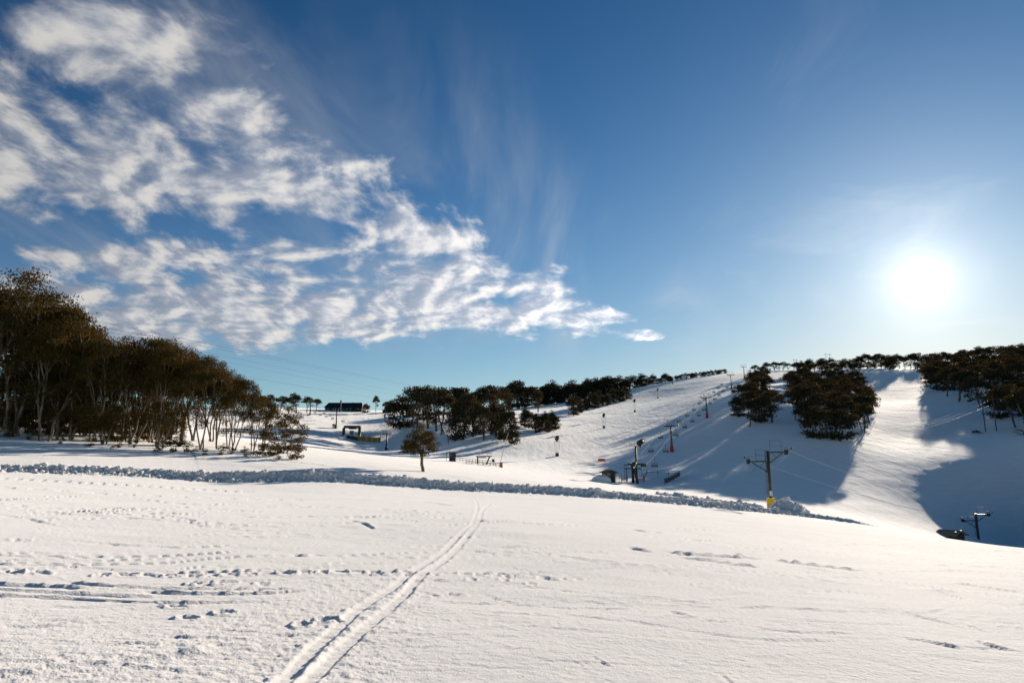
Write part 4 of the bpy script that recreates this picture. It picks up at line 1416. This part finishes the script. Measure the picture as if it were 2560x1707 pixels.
WHEEL_Z = EYE + ray(1580, 1171)[1] * 139
lastdir = (TOW[3]['p'] - TOW[2]['p'])
LINES = {}
rz0 = math.atan2((TOW[0]['p'] - STA).y, (TOW[0]['p'] - STA).x) - math.pi / 2
for s in (-1, 1):
    st = Vector((STA.x + s * 1.75 * math.cos(rz0), STA.y + s * 1.75 * math.sin(rz0), WHEEL_Z))
    end = armpt(TOW[3], s) + lastdir * .9 + Vector((0, 0, -2.0))
    LINES[s] = [st] + [armpt(t, s) for t in TOW] + [end]
cable('haul_rope', LINES[-1], .03, M['cable'], 'left haul rope of the chairlift climbing the hill', .9, group=None)
cable('haul_rope', LINES[1], .03, M['cable'], 'right haul rope of the chairlift climbing the hill', .9, group=None)


def make_chair_parts():
    """double chair hanging from z = 0; returns source parts (unlinked to any thing)"""
    hang = MB()
    hang.path([(0, 0, 0), (0, -.06, -.35), (.05, -.26, -.75), (.05, -.30, -1.55)], .035, 5)
    hang.box((0, 0, .02), (.10, .28, .10))
    frame = MB()
    w = .66
    frame.path([(-w, -.30, -2.55), (-w, -.30, -1.62), (-w + .08, -.30, -1.55), (w - .08, -.30, -1.55), (w, -.30, -1.62), (w, -.30, -2.55)], .035, 5)
    frame.path([(-w, -.30, -2.50), (-w, .22, -2.55)], .03, 4)
    frame.path([(w, -.30, -2.50), (w, .22, -2.55)], .03, 4)
    seat = MB()
    for k in range(4):
        seat.box((0, -.24 + k * .14, -2.55), (2 * w, .12, .05))
    back = MB()
    for k in range(3):
        back.box((0, -.33, -2.32 + k * .17), (2 * w, .04, .13))
    return [('hanger', hang.mesh('hanger', M['dark'])), ('frame', frame.mesh('frame', M['dark'])), ('seat', seat.mesh('seat', M['seat'])), ('backrest', back.mesh('backrest', M['seat']))]


CHAIR = make_chair_parts()


def chair(p, rz, label, group):
    o = thing('chairlift_chair', p, label, 'chair', group, rz)
    for nm, me in CHAIR:
        c = bpy.data.objects.new(nm, me)
        c.parent = o
        COL.objects.link(c)


def on_line(s, px):
    """point of a haul rope seen in photo column px"""
    L = LINES[s]
    best = None
    for a, b in zip(L[:-1], L[1:]):
        for i in range(160):
            t = i / 160
            q = a.lerp(b, t)
            q.z -= .9 * 4 * t * (1 - t)
            zc = q.y * CP + (q.z - EYE) * SP
            e = abs(1280 + FPX * q.x / zc - px)
            if best is None or e < best[0]:
                best = (e, q.copy(), math.atan2((b - a).y, (b - a).x) - math.pi / 2)
    return best[1], best[2]


LBL = {-1: 'left', 1: 'right'}
chairs = [(-1, 1561), (-1, 1627), (-1, 1651), (-1, 1699), (-1, 1718), (-1, 1734), (-1, 1748), (-1, 1761), (-1, 1784), (-1, 1795), (-1, 1804),
          (1, 1603), (1, 1636), (1, 1664), (1, 1689), (1, 1711), (1, 1730), (1, 1747), (1, 1760), (1, 1774), (1, 1786), (1, 1797), (1, 1807), (1, 1817)]
own = {(-1, 1561): 'empty chair at the loading station on the hut side', (1, 1603): 'empty chair at the loading station beside the drive mast', (1, 1636): 'empty chair hanging inside the railed loading enclosure', (-1, 1627): 'empty chair just above the railed enclosure on the left rope',
       (-1, 1651): 'empty chair on the left rope level with the nearest red footed tower', (1, 1664): 'empty chair just left of the nearest red tower foot', (1, 1689): 'empty chair just right of the nearest red footed tower'}
for s, px in chairs:
    q, a = on_line(s, px)
    lab = own.get((s, px))
    chair(q, a, lab or 'small empty chair on the %s rope higher up the chairlift' % LBL[s], None if lab else 'chairs on the %s rope' % LBL[s])

# loading station -----------------------------------------------------------
zg = STA.z
st = thing('loading_station', STA, 'dark chairlift loading station with bullwheel and drive frame', 'lift station', None, rz0)
MB().wheel((0, 0, WHEEL_Z - zg), (0, 0, 1), 1.85, .22, 28, 1.45).build('bullwheel', M['dark'], st)
MB().tube((0, 0, -.3), (0, 0, WHEEL_Z - zg + .5), .30, .26, 12).build('wheel_post', M['dark'], st, True)
b = MB()
b.box((0, .9, WHEEL_Z - zg + .45), (.5, 3.4, .5))
b.box((-1.0, 1.2, WHEEL_Z - zg + .75), (1.9, .3, .22))
b.box((.9, 1.9, WHEEL_Z - zg + .9), (2.4, .28, .30))
b.build('drive_frame', M['dark'], st)
MB().tube((.35, -.2, WHEEL_Z - zg + .1), (1.0, -.5, -.3), .24, .28, 8).build('inclined_leg', M['green'], st)
MB().tube((-1.3, .2, -.2), (-1.3, .2, WHEEL_Z - zg), .09, n=8).build('leg', M['dark'], st)
MB().tube((.2, 2.6, -.2), (.2, 2.6, WHEEL_Z - zg + .3), .12, n=8).build('leg', M['dark'], st)
MB().box((.15, 1.2, WHEEL_Z - zg + 1.0), (.9, 1.3, .55), 0, .9, .1).build('motor_cover', M['green'], st)
# drive mast with the snow gun on its platform
mp = on(1592, 143)
mh = EYE + ray(1588, 1116)[1] * 143 - mp.z
mast = thing('mast', mp, 'olive mast of the loading station with a work platform on top', 'mast', None, rz0)
MB().tube((0, 0, -.4), (0, 0, mh), .24, .19, 12).build('pole', M['green'], mast, True)
MB().box((0, 0, mh + .05), (2.5, .9, .10)).build('platform', M['green'], mast)
r = MB()
for z in (.55, 1.05):
    r.path([(-1.25, -.4, mh + z), (.35, -.4, mh + z)], .025, 4)
for x in (-1.25, -.7, -.15, .35):
    r.tube((x, -.4, mh + .1), (x, -.4, mh + 1.05), .025, n=4)
r.build('guard_rail', M['green'], mast)
hl = WHEEL_Z - mp.z + .9
cr = MB().box((.2, -.1, hl), (3.9, .32, .26)).build('crossarm', M['dark'], mast)
for x in (-1.5, 1.7):
    for y in (-.35, .35):
        MB().wheel((x, y - .1, hl - .28), (1, 0, 0), .24, .12, 10).build('sheave', M['rubber'], cr)
MB().box((1.5, -.15, hl - .35), (1.1, .5, .4), .2).build('counterweight', M['dark'], mast)


def fan_gun(p, H, label, base=True, rz=0.0, big=1.0):
    o = thing('snow_gun', p, label, 'snow gun', 'snow guns along the run', rz)
    if base:
        MB().box((0, 0, .35), (.95, .85, 1.1), .2, .8, .15).build('base', M['brown'], o)
        lg = MB()
        for x, y in ((-1, -1), (1, -1), (1, 1), (-1, 1)):
            lg.tube((x * .30, y * .30, .6), (x * .62, y * .50, H - 1.5), .035, n=4)
        lg.build('lattice_leg', M['paper'], o)
        rl = MB()
        for z in (H - 1.5, H - .9):
            rl.path([(-.7, -.6, z), (.7, -.6, z), (.7, .6, z), (-.7, .6, z), (-.7, -.6, z)], .03, 4)
        rl.build('platform_rail', M['steel'], o)
    barrel = MB()
    c = Vector((0, 0, H - .62))
    ax = Vector((-.25, -.8, .35)).normalized()
    barrel.tube(c - ax * .75 * big, c - ax * .35 * big, .42 * big, .56 * big, 16)
    barrel.tube(c - ax * .35 * big, c + ax * .75 * big, .56 * big, .46 * big, 16)
    bo = barrel.build('fan_barrel', M['dark'], o, True)
    MB().wheel(c + ax * .78 * big, ax, .50 * big, .08, 16, .34 * big).build('nozzle_ring', M['steel'], bo)
    MB().box((0, 0, H - 1.25), (.26, .26, .7)).build('yoke', M['dark'], o)
    return o


guns = [(1393, 190, 1090, 'snow gun on a thin frame nearest the foot of the run'), (1510, 275, 1034, 'second snow gun up the run, left of the chairlift'), (1587, 345, 998, 'third snow gun up the run, level with the scrub patch'),
        (1645, 440, 971, 'fourth snow gun up the run below the crest row'), (1681, 545, 957, 'smallest snow gun at the top of the run')]
for px, d, top, lab in guns:
    p = on(px, d)
    fan_gun(p, max(3.6, EYE + ray(px, top)[1] * d - p.z), lab, rz=.4)
gp = mp + Vector((1.0 * math.cos(rz0), 1.0 * math.sin(rz0), 0))
fan_gun(gp, mh + 1.45, 'big round snow gun mounted on top of the station mast', base=False, rz=2.6, big=1.05)

# control hut at the station
hp = on(1522, 135)
h = gable_hut('control_hut', hp, 2.0, 1.9, 1.75, .35, R(18), 'brown lift control hut with a snow dusted roof beside the loading station', M['brown'], M['wood'], .45)
MB().box((.55, -.2, 2.22), (.75, 1.6, .08), .0, .8).build('snow_cap', SNOW, h)
MB().box((-1.03, -.2, 1.1), (.05, 1.0, .8)).build('side_panel', M['ochre'], h)
# ski rack of upright posts next to the hut
rk = thing('queue_gate', on(1543, 134), 'blue grey queue gate of upright posts between control hut and bullwheel', 'gate', None, R(15))
for i in range(6):
    MB().tube((-.9 + i * .36, 0, -.2), (-.9 + i * .36, 0, 1.75 - .08 * (i % 2)), .045, n=6).build('post', M['bluegrey'] if i % 2 else M['dark'], rk)
MB().tube((-.9, 0, 1.35), (.9, 0, 1.35), .03, n=5).build('rail', M['bluegrey'], rk)

# heap of snow against the control hut
def heap(px, d, rx, ry, hz, label, seed):
    iv, jf = ico()
    for _ in range(2):      # two more subdivisions for a soft heap
        vs, cache, fs = [tuple(x) for x in iv], {}, []

        def mid(a, b):
            k = (min(a, b), max(a, b))
            if k not in cache:
                m = (np.array(vs[a]) + np.array(vs[b])) / 2
                vs.append(tuple(m / np.linalg.norm(m)))
                cache[k] = len(vs) - 1
            return cache[k]
        for a, b_, c in jf:
            ab, bc, ca_ = mid(a, b_), mid(b_, c), mid(c, a)
            fs += [(a, ab, ca_), (b_, bc, ab), (c, ca_, bc), (ab, bc, ca_)]
        iv, jf = np.array(vs), np.array(fs)
    k = 1 + .22 * fbm(iv[:, 0] * 2.2 + seed, iv[:, 1] * 2.2 + iv[:, 2] * 1.7, 3, seed)
    V = iv * k[:, None] * np.array([rx, ry, hz])
    me = new_mesh('snow_heap', V, jf)
    me.materials.append(SNOW)
    o = bpy.data.objects.new('snow_heap', me)
    o.location = on(px, d)
    COL.objects.link(o)
    tag(o, label, 'snow heap')


heap(1503, 133, 1.9, 1.2, 1.15, 'snow heap leaning against the left side of the control hut', 61)

# railing round the loading area
def railing(name, pts, h, label, post_every, m, lean=0.0):
    o = thing(name, pts[0], label, 'railing')
    o0 = Vector(pts[0])
    for a, b in zip(pts[:-1], pts[1:]):
        a, b = Vector(a), Vector(b)
        n = max(1, int((b - a).length / post_every))
        prev = None
        for i in range(n + 1):
            q = a.lerp(b, i / n)
            q.z = ground(q.x, q.y)
            q = q - o0
            MB().tube(q + Vector((0, 0, -.2)), q + Vector((0, 0, h)), .05, n=5).build('post', m, o)
            if prev is not None:
                for z in (h * .55, h):
                    MB().tube(prev + Vector((0, 0, z)), q + Vector((0, 0, z)), .04, n=5).build('rail', m, o)
            prev = q
    return o


cn = [on(1608, 146), on(1617, 158), on(1700, 155), on(1662, 139.5)]
rl_ = railing('railing', cn, 1.05, 'dark three sided railing enclosing the chairlift loading area', 2.0, M['dark'])

a_, b_ = Vector(cn[2]), Vector(cn[3])
for i in range(5):
    q0, q1 = a_.lerp(b_, i / 5), a_.lerp(b_, (i + 1) / 5)
    m_ = (q0 + q1) / 2
    m_.z = ground(m_.x, m_.y) + .55
    MB().box(m_ - Vector(cn[0]), ((q1 - q0).length - .08, .06, .85), math.atan2((q1 - q0).y, (q1 - q0).x)).build('panel', M['dark'], rl_)

# orange banner on the run
bp = on(1504, 178)
bn = thing('warning_banner', bp, 'small orange red warning banner strung between two posts on the run', 'banner', None, 0)
for x in (-.85, .85):
    MB().tube((x, 0, -.2), (x, 0, 1.25), .03, n=5).build('post', M['orange'], bn)
MB().box((0, 0, .85), (1.62, .03, .70)).build('netting', M['orange'], bn)


# ---------------------------------------------------------------- drag lift base in the middle
hp = on(1131, 163)
gable_hut('attendant_hut', hp, 1.5, 1.4, 1.95, .3, R(8), 'narrow dark attendant hut with a mono pitch roof at the drag lift base', M['brown'], M['wood'], .22, shed=True)
sg = thing('sign_post', on(1116, 162), 'thin sign post just left of the narrow attendant hut', 'sign')
MB().tube((0, 0, -.2), (0, 0, 2.2), .045, n=6).build('post', M['dark'], sg)
MB().box((.05, -.04, 1.75), (.34, .03, .42)).build('board', M['bluegrey'], sg)
gp = on(1204, 152)
zt = EYE + ray(1204, 1141)[1] * 152 - gp.z
ga = thing('drag_lift_drive', gp, 'olive gantry of the drag lift drive with an inclined strut', 'lift station', None, R(-6))
MB().tube((-.9, 0, -.3), (-.9, 0, zt), .16, n=8).build('post', M['green'], ga)
MB().tube((1.0, 0, -.3), (1.75, 0, zt), .15, n=8).build('inclined_strut', M['green'], ga)
MB().box((.5, 0, zt + .05), (3.5, .22, .22)).build('beam', M['green'], ga)
MB().wheel((.2, 0, zt - .22), (0, 0, 1), .85, .16, 18, .6).build('bullwheel', M['rubber'], ga)
for x in (-1.1, -.6, .4, 1.3):
    MB().tube((x, 0, zt + .1), (x, 0, zt + .9), .02, n=4).build('rod', M['dark'], ga)
railing('railing', [on(1142, 163), on(1215, 150), on(1238, 146)], .9, 'low timber railing leading from attendant hut under the drag lift gantry', 1.6, M['wood'])
railing('railing', [on(1165, 150), on(1225, 143), on(1256, 139)], .55, 'lower front rail of the drag lift queue lane', 1.8, M['wood'])
cb = thing('control_box', on(1233, 146), 'small grey control box on a post right of the drag lift gantry', 'box')
MB().tube((0, 0, -.2), (0, 0, .8), .06, n=6).build('post', M['steel'], cb)
MB().box((0, 0, 1.1), (.55, .4, .65), 0, 1, .05).build('cabinet', M['green'], cb)
lp0 = on(1247, 141)
lean_top = at(1271, 1080, 141)
lp = thing('leaning_pole', lp0, 'long thin pole leaning to the right beside the drag lift base', 'pole')
MB().tube((0, 0, -.2), lean_top - lp0, .07, .05, 6).build('shaft', M['paper'], lp)
MB().box((.5, 0, .45), (.55, .35, 1.1), 0, .9, .08).build('crash_pad', M['orange'], lp)
p = on(1024, 235)
gable_hut('storage_hut', p, 3.2, 2.4, 2.0, .25, R(-12), 'weathered flat roofed hut behind the lone tree at the edge of the bowl', M['wood'], M['brown'], .3, shed=True)
mk = thing('marker_post', on(1121, 216), 'short red brown marker post in the shade under the mid-slope group', 'post')
MB().tube((0, 0, -.2), (0, 0, 1.5), .06, n=6).build('post', M['brown'], mk)
MB().box((0, -.03, 1.35), (.34, .05, .5)).build('plate', M['red'], mk)


# ---------------------------------------------------------------- lift and lodge in the left bowl
lg_p = on(862, 392)
lg_p.z -= .4
lodge = thing('lodge', lg_p, 'long dark lodge with a charcoal roof on the skyline of the bowl', 'building', None, 0)
W, Dp, hw, hr = 22.0, 9.0, 2.0, 3.0
MB().box((0, 0, hw / 2 - .6), (W - 1.2, Dp - 1.2, hw + 1.2)).build('wall', M['wall'], lodge)
ro = MB()
ro.poly([(-W / 2, -Dp / 2, hw), (W / 2, -Dp / 2, hw), (W / 2, Dp / 2, hw), (-W / 2, Dp / 2, hw), (-W / 2 + 1.5, 0, hw + hr), (W / 2 - 1.0, 0, hw + hr)],
        [(0, 1, 5, 4), (2, 3, 4, 5), (1, 2, 5), (3, 0, 4), (0, 3, 2, 1)])
rf = ro.build('roof', M['roof'], lodge)
MB().box((0, 0, hw + hr + .02), (W - 2.6, .35, .12)).build('ridge_cap', M['dark'], rf)
MB().tube((4.5, .6, hw + hr - .8), (4.5, .6, hw + hr + .5), .18, n=8).build('flue', M['steel'], rf)
for i in range(9):
    w = MB().box((-W / 2 + 2.3 + i * 2.15, -Dp / 2 + .57, 1.15), (1.2, .06, .9)).build('window', M['glass'], lodge)
    MB().box((-W / 2 + 2.3 + i * 2.15, -Dp / 2 + .53, .66), (1.35, .10, .08)).build('sill', M['brown'], w)
MB().box((6.2, -Dp / 2 + .57, .75), (1.0, .06, 1.9)).build('door', M['dark'], lodge)
p = on(968, 390)
gable_hut('ridge_cabin', p, 5.0, 3.0, 1.3, .5, 0, 'low dark cabin roof half hidden on the skyline right of the lodge', M['wall'], M['roof'], .3, door=False)


def bowl_tower(px, d, top, label, wide=1.6, light=False):
    p = on(px, d)
    H = EYE + ray(px, top)[1] * d - p.z
    o = thing('bowl_lift_tower', p, label, 'lift tower', 'towers of the bowl lift', R(-20))
    MB().tube((0, 0, -.5), (0, 0, H), .32, .24, 10).build('pole', M['dark'], o, True)
    a = MB().box((0, 0, H - .5), (2 * wide, .3, .25)).build('crossarm', M['dark'], o)
    for s in (-1, 1):
        MB().tube((s * wide * .55, 0, H - .45), (s * (wide + .25), 0, H + .15), .09, n=5).build('arm_tip', M['dark'], a)
        for y in (-.4, .4):
            MB().wheel((s * (wide + .2), y, H - .25), (1, 0, 0), .25, .12, 10).build('sheave', M['rubber'], a)
    r = MB()
    for x in (-wide, -wide * .4, wide * .4, wide):
        r.tube((x, 0, H - .4), (x, 0, H + .95), .05, n=4)
    r.tube((-wide, 0, H + .95), (wide, 0, H + .95), .05, n=4)
    r.build('lifting_frame', M['steel'], o)
    if light:
        MB().tube((wide, 0, H - .3), (wide + .1, 0, H + 3.4), .09, n=6).build('light_pole', M['steel'], o)
        MB().box((wide + .1, -.1, H + 3.9), (.9, .25, 1.0), 0, .9).build('floodlight', M['steel'], o)
    MB().box((0, 0, .35), (1.1, 1.1, 1.5), 0, .8, .2).build('crash_pad', M['dark'], o)
    return o, p, H


_, b1, bh1 = bowl_tower(966, 252, 1082, 'slim dark lift tower standing in the blue shade of the bowl')
_, b2, bh2 = bowl_tower(840, 298, 1026, 'dark lift tower with a floodlight in front of the lodge', 1.9, True)
_, b3, bh3 = bowl_tower(775, 340, 1004, 'distant lift tower at the left end of the bowl beside the trees', 1.4)
for s in (-1, 1):
    cable('haul_rope', [b2 + Vector((s * 1.9, -s * .6, bh2)), b3 + Vector((s * 1.4, -s * .5, bh3)), b3 + Vector((s * 1.4 - 16, 34, bh3 + 4))], .03, M['wire'], ('left' if s < 0 else 'right') + ' haul rope of the small lift in the left bowl', .8)
for i, (px, py, d) in enumerate(((787, 1033, 345), (797, 1029, 352), (810, 1035, 338), (800.5, 1039, 330), (824.6, 1040.5, 325), (815, 1043, 320), (831, 1048, 312), (857, 1055, 292))):
    chair(at(px, py, d) + Vector((0, 0, 2.55)), R(25), 'tiny distant chair of the bowl lift in front of the lodge', 'chairs of the bowl lift')

# bottom station of the bowl lift
bs = on(880, 283)
s_ = thing('bowl_lift_station', bs, 'dark drive station of the bowl lift with heavy beam on two pillars', 'lift station', None, R(-4))
MB().box((0, 0, 4.2), (7.2, 1.6, .9), 0, .97, .15).build('beam', M['dark'], s_)
MB().box((0, 0, 4.75), (6.6, 1.2, .16), 0, .9).build('snow_cap', SNOW, s_)
MB().box((-3.6, 0, 1.6), (1.2, 1.2, 4.4), 0, .8, .2).build('pillar', M['dark'], s_)
MB().box((3.0, 0, 1.9), (1.1, 1.2, 4.2), 0, .85, .2).build('pillar', M['dark'], s_)
MB().wheel((.2, 0, 3.5), (0, 0, 1), 1.7, .25, 24, 1.3).build('bullwheel', M['rubber'], s_)
MB().box((-.3, .3, 1.7), (1.9, 1.4, 2.1), .2, .85, .15).build('operator_cabin', M['bluegrey'], s_)
heap(868, 281, 1.9, 1.1, 1.3, 'snow heap piled left of the bowl lift station', 71)
heap(893, 281, 1.3, 1.0, 1.5, 'snow heap between the pillars of the bowl lift station', 73)
heap(906, 283, 1.5, 1.0, 1.0, 'low snow heap at the right pillar of the bowl lift station', 75)
fa = thing('board_fence', on(908, 277), 'ochre and brown board wall below the bowl lift station', 'fence', None, 0)
f0 = on(908, 277)
x0, x1 = ray(866, 1095)[0] * 277 - f0.x, ray(951, 1095)[0] * 277 - f0.x
n = 12
for i in range(n):
    xa, xb = x0 + (x1 - x0) * i / n, x0 + (x1 - x0) * (i + 1) / n
    zg_ = ground(f0.x + (xa + xb) / 2, f0.y) - f0.z
    hh = 1.7 if i >= 4 else 1.2
    MB().box(((xa + xb) / 2, 0, zg_ + hh / 2), (xb - xa - .04, .12, hh + .4)).build('panel', M['ochre'] if i >= 4 else M['brown'], fa)
for i in range(0, n + 1, 2):
    xa = x0 + (x1 - x0) * i / n
    MB().tube((xa, .12, -.5), (xa, .12, 2.6), .09, n=6).build('post', M['brown'], fa)

# white hut near the hill top
p = on(1712, 600)
gable_hut('summit_hut', p, 4.6, 3.6, 2.5, 1.0, R(10), 'tiny white hut near the top of the run below the crest row', M['white'], M['white'], .3)


# ---------------------------------------------------------------- power lines
def wire(name, px_pts, label, m, r, group=None):
    pts = [at(*q) for q in px_pts]
    k = smooth_line([np.array(q) for q in pts], 60)
    o = Vector(pts[0])
    ob = MB().path([Vector(q) - o for q in k], r, 4).build(name, m)
    ob.location = o
    return tag(ob, label, 'wire', group)


sky_w = [((-260, 705, 62), (190, 793, 84), (640, 884, 145), (1046, 966, 300)), ((-260, 716, 62), (190, 806, 84), (640, 890, 145), (1046, 969, 300)), ((-260, 728, 64), (240, 824, 88), (640, 906, 145), (1046, 990, 300)),
         ((-260, 742, 66), (300, 846, 92), (640, 920, 145), (1046, 998, 300)), ((-260, 765, 68), (300, 878, 92), (640, 946, 145), (1046, 1013, 300))]
wl = ['topmost power wire crossing the sky above the left stand', 'second power wire from the top, close below the topmost', 'third power wire down across the sky left of centre', 'fourth power wire down across the sky left of centre', 'lowest power wire meeting the skyline near the lodge']
for q, lab in zip(sky_w, wl):
    wire('power_wire', q, lab, M['wire'], .016 if 'third' in lab or 'fourth' in lab else .024)


def h_frame(p, H, gap, over, label, rz, brace=True):
    o = thing('power_pole', p, label, 'power pole', None, rz)
    for s in (-1, 1):
        MB().tube((s * gap / 2, 0, -.8), (s * gap / 2, 0, H), .17, .13, 8).build('post', M['wood'], o, True)
    b = MB().box((0, -.2, H - 1.3), (gap + 2 * over, .16, .22)).build('crossarm', M['wood'], o)
    for x in (-gap / 2 - over + .2, 0, gap / 2 + over - .2):
        MB().tube((x, -.2, H - 1.45), (x, -.2, H - 1.95), .09, .12, 8).build('insulator', M['lamp'], b, True)
    return o


hp = on(2478, 210)
H = EYE + ray(2478, 988)[1] * 210 - hp.z
h_frame(hp, H, 3.0, 2.3, 'twin post timber power pole at the edge of the right forest', R(-12))
hA, hB = on(1990, 655), on(2072, 655)
h_frame(hA, EYE + ray(1990, 897)[1] * 655 - hA.z, 2.8, 1.0, 'twin post power pole on the ridge between the tree islands', R(5))
h_frame(hB, EYE + ray(2072, 883)[1] * 655 - hB.z, 3.6, 2.2, 'twin post power pole rising above the big tree island', R(5))
end = [(1392, 1040, 262), (1392, 1044, 262), (1392, 1047, 262)]
for k, (dx, lab) in enumerate(((-3.6, 'upper sunlit power wire sweeping across the hill'), (0, 'middle sunlit power wire sweeping across the hill'), (3.6, 'lowest sunlit power wire sweeping across the hill'))):
    a = hp + Vector((dx * math.cos(R(-12)), dx * math.sin(R(-12)) - .2, H - 1.95))
    pts = [a, at(2330, 1052 + k * 6, 205), at(2140, 1083 + k * 3, 200), at(1800, 1094 + k * 3, 205), at(*end[k])]
    kk = smooth_line([np.array(q) for q in pts], 60)
    ob = MB().path([Vector(q) - a for q in kk], .013, 4).build('power_wire', M['cable'])
    ob.location = a
    tag(ob, lab, 'wire')


# ---------------------------------------------------------------- snowmobile on the right slope
sp_ = on(2441, 207)
sm = thing('snowmobile', sp_, 'small dark snowmobile parked on the shaded slope below the right forest', 'snowmobile', None, R(35))
MB().box((0, .2, .42), (.50, 1.9, .34), 0, .85, .1).build('track', M['rubber'], sm)
MB().poly([(-.5, -1.3, .35), (.5, -1.3, .35), (.5, .1, .35), (-.5, .1, .35), (-.25, -1.15, .7), (.25, -1.15, .7), (.38, 0, .95), (-.38, 0, .95)],
          [(0, 3, 2, 1), (4, 5, 6, 7), (0, 1, 5, 4), (1, 2, 6, 5), (2, 3, 7, 6), (3, 0, 4, 7)]).build('hood', M['dark'], sm)
MB().box((0, .65, .78), (.42, 1.15, .26), 0, .85, .08).build('seat', M['rubber'], sm)
MB().poly([(-.32, -.28, .88), (.32, -.28, .88), (.26, -.02, 1.32), (-.26, -.02, 1.32), (-.32, -.25, .88), (.32, -.25, .88), (.26, .01, 1.32), (-.26, .01, 1.32)],
          [(0, 1, 2, 3), (7, 6, 5, 4), (0, 4, 5, 1), (1, 5, 6, 2), (2, 6, 7, 3), (3, 7, 4, 0)]).build('windshield', M['glass'], sm)
MB().tube((-.4, .02, 1.08), (.4, .02, 1.08), .025, n=5).build('handlebar', M['dark'], sm)
for s in (-1, 1):
    k = MB().path([(s * .5, -1.75, .28), (s * .5, -1.55, .08), (s * .5, -.5, .05)], .06, 5).build('ski', M['rubber'], sm)
    MB().tube((s * .5, -1.0, .08), (s * .25, -.85, .5), .04, n=5).build('strut', M['steel'], k)
MB().box((0, -1.24, .56), (.34, .06, .14)).build('headlight', M['lamp'], sm)
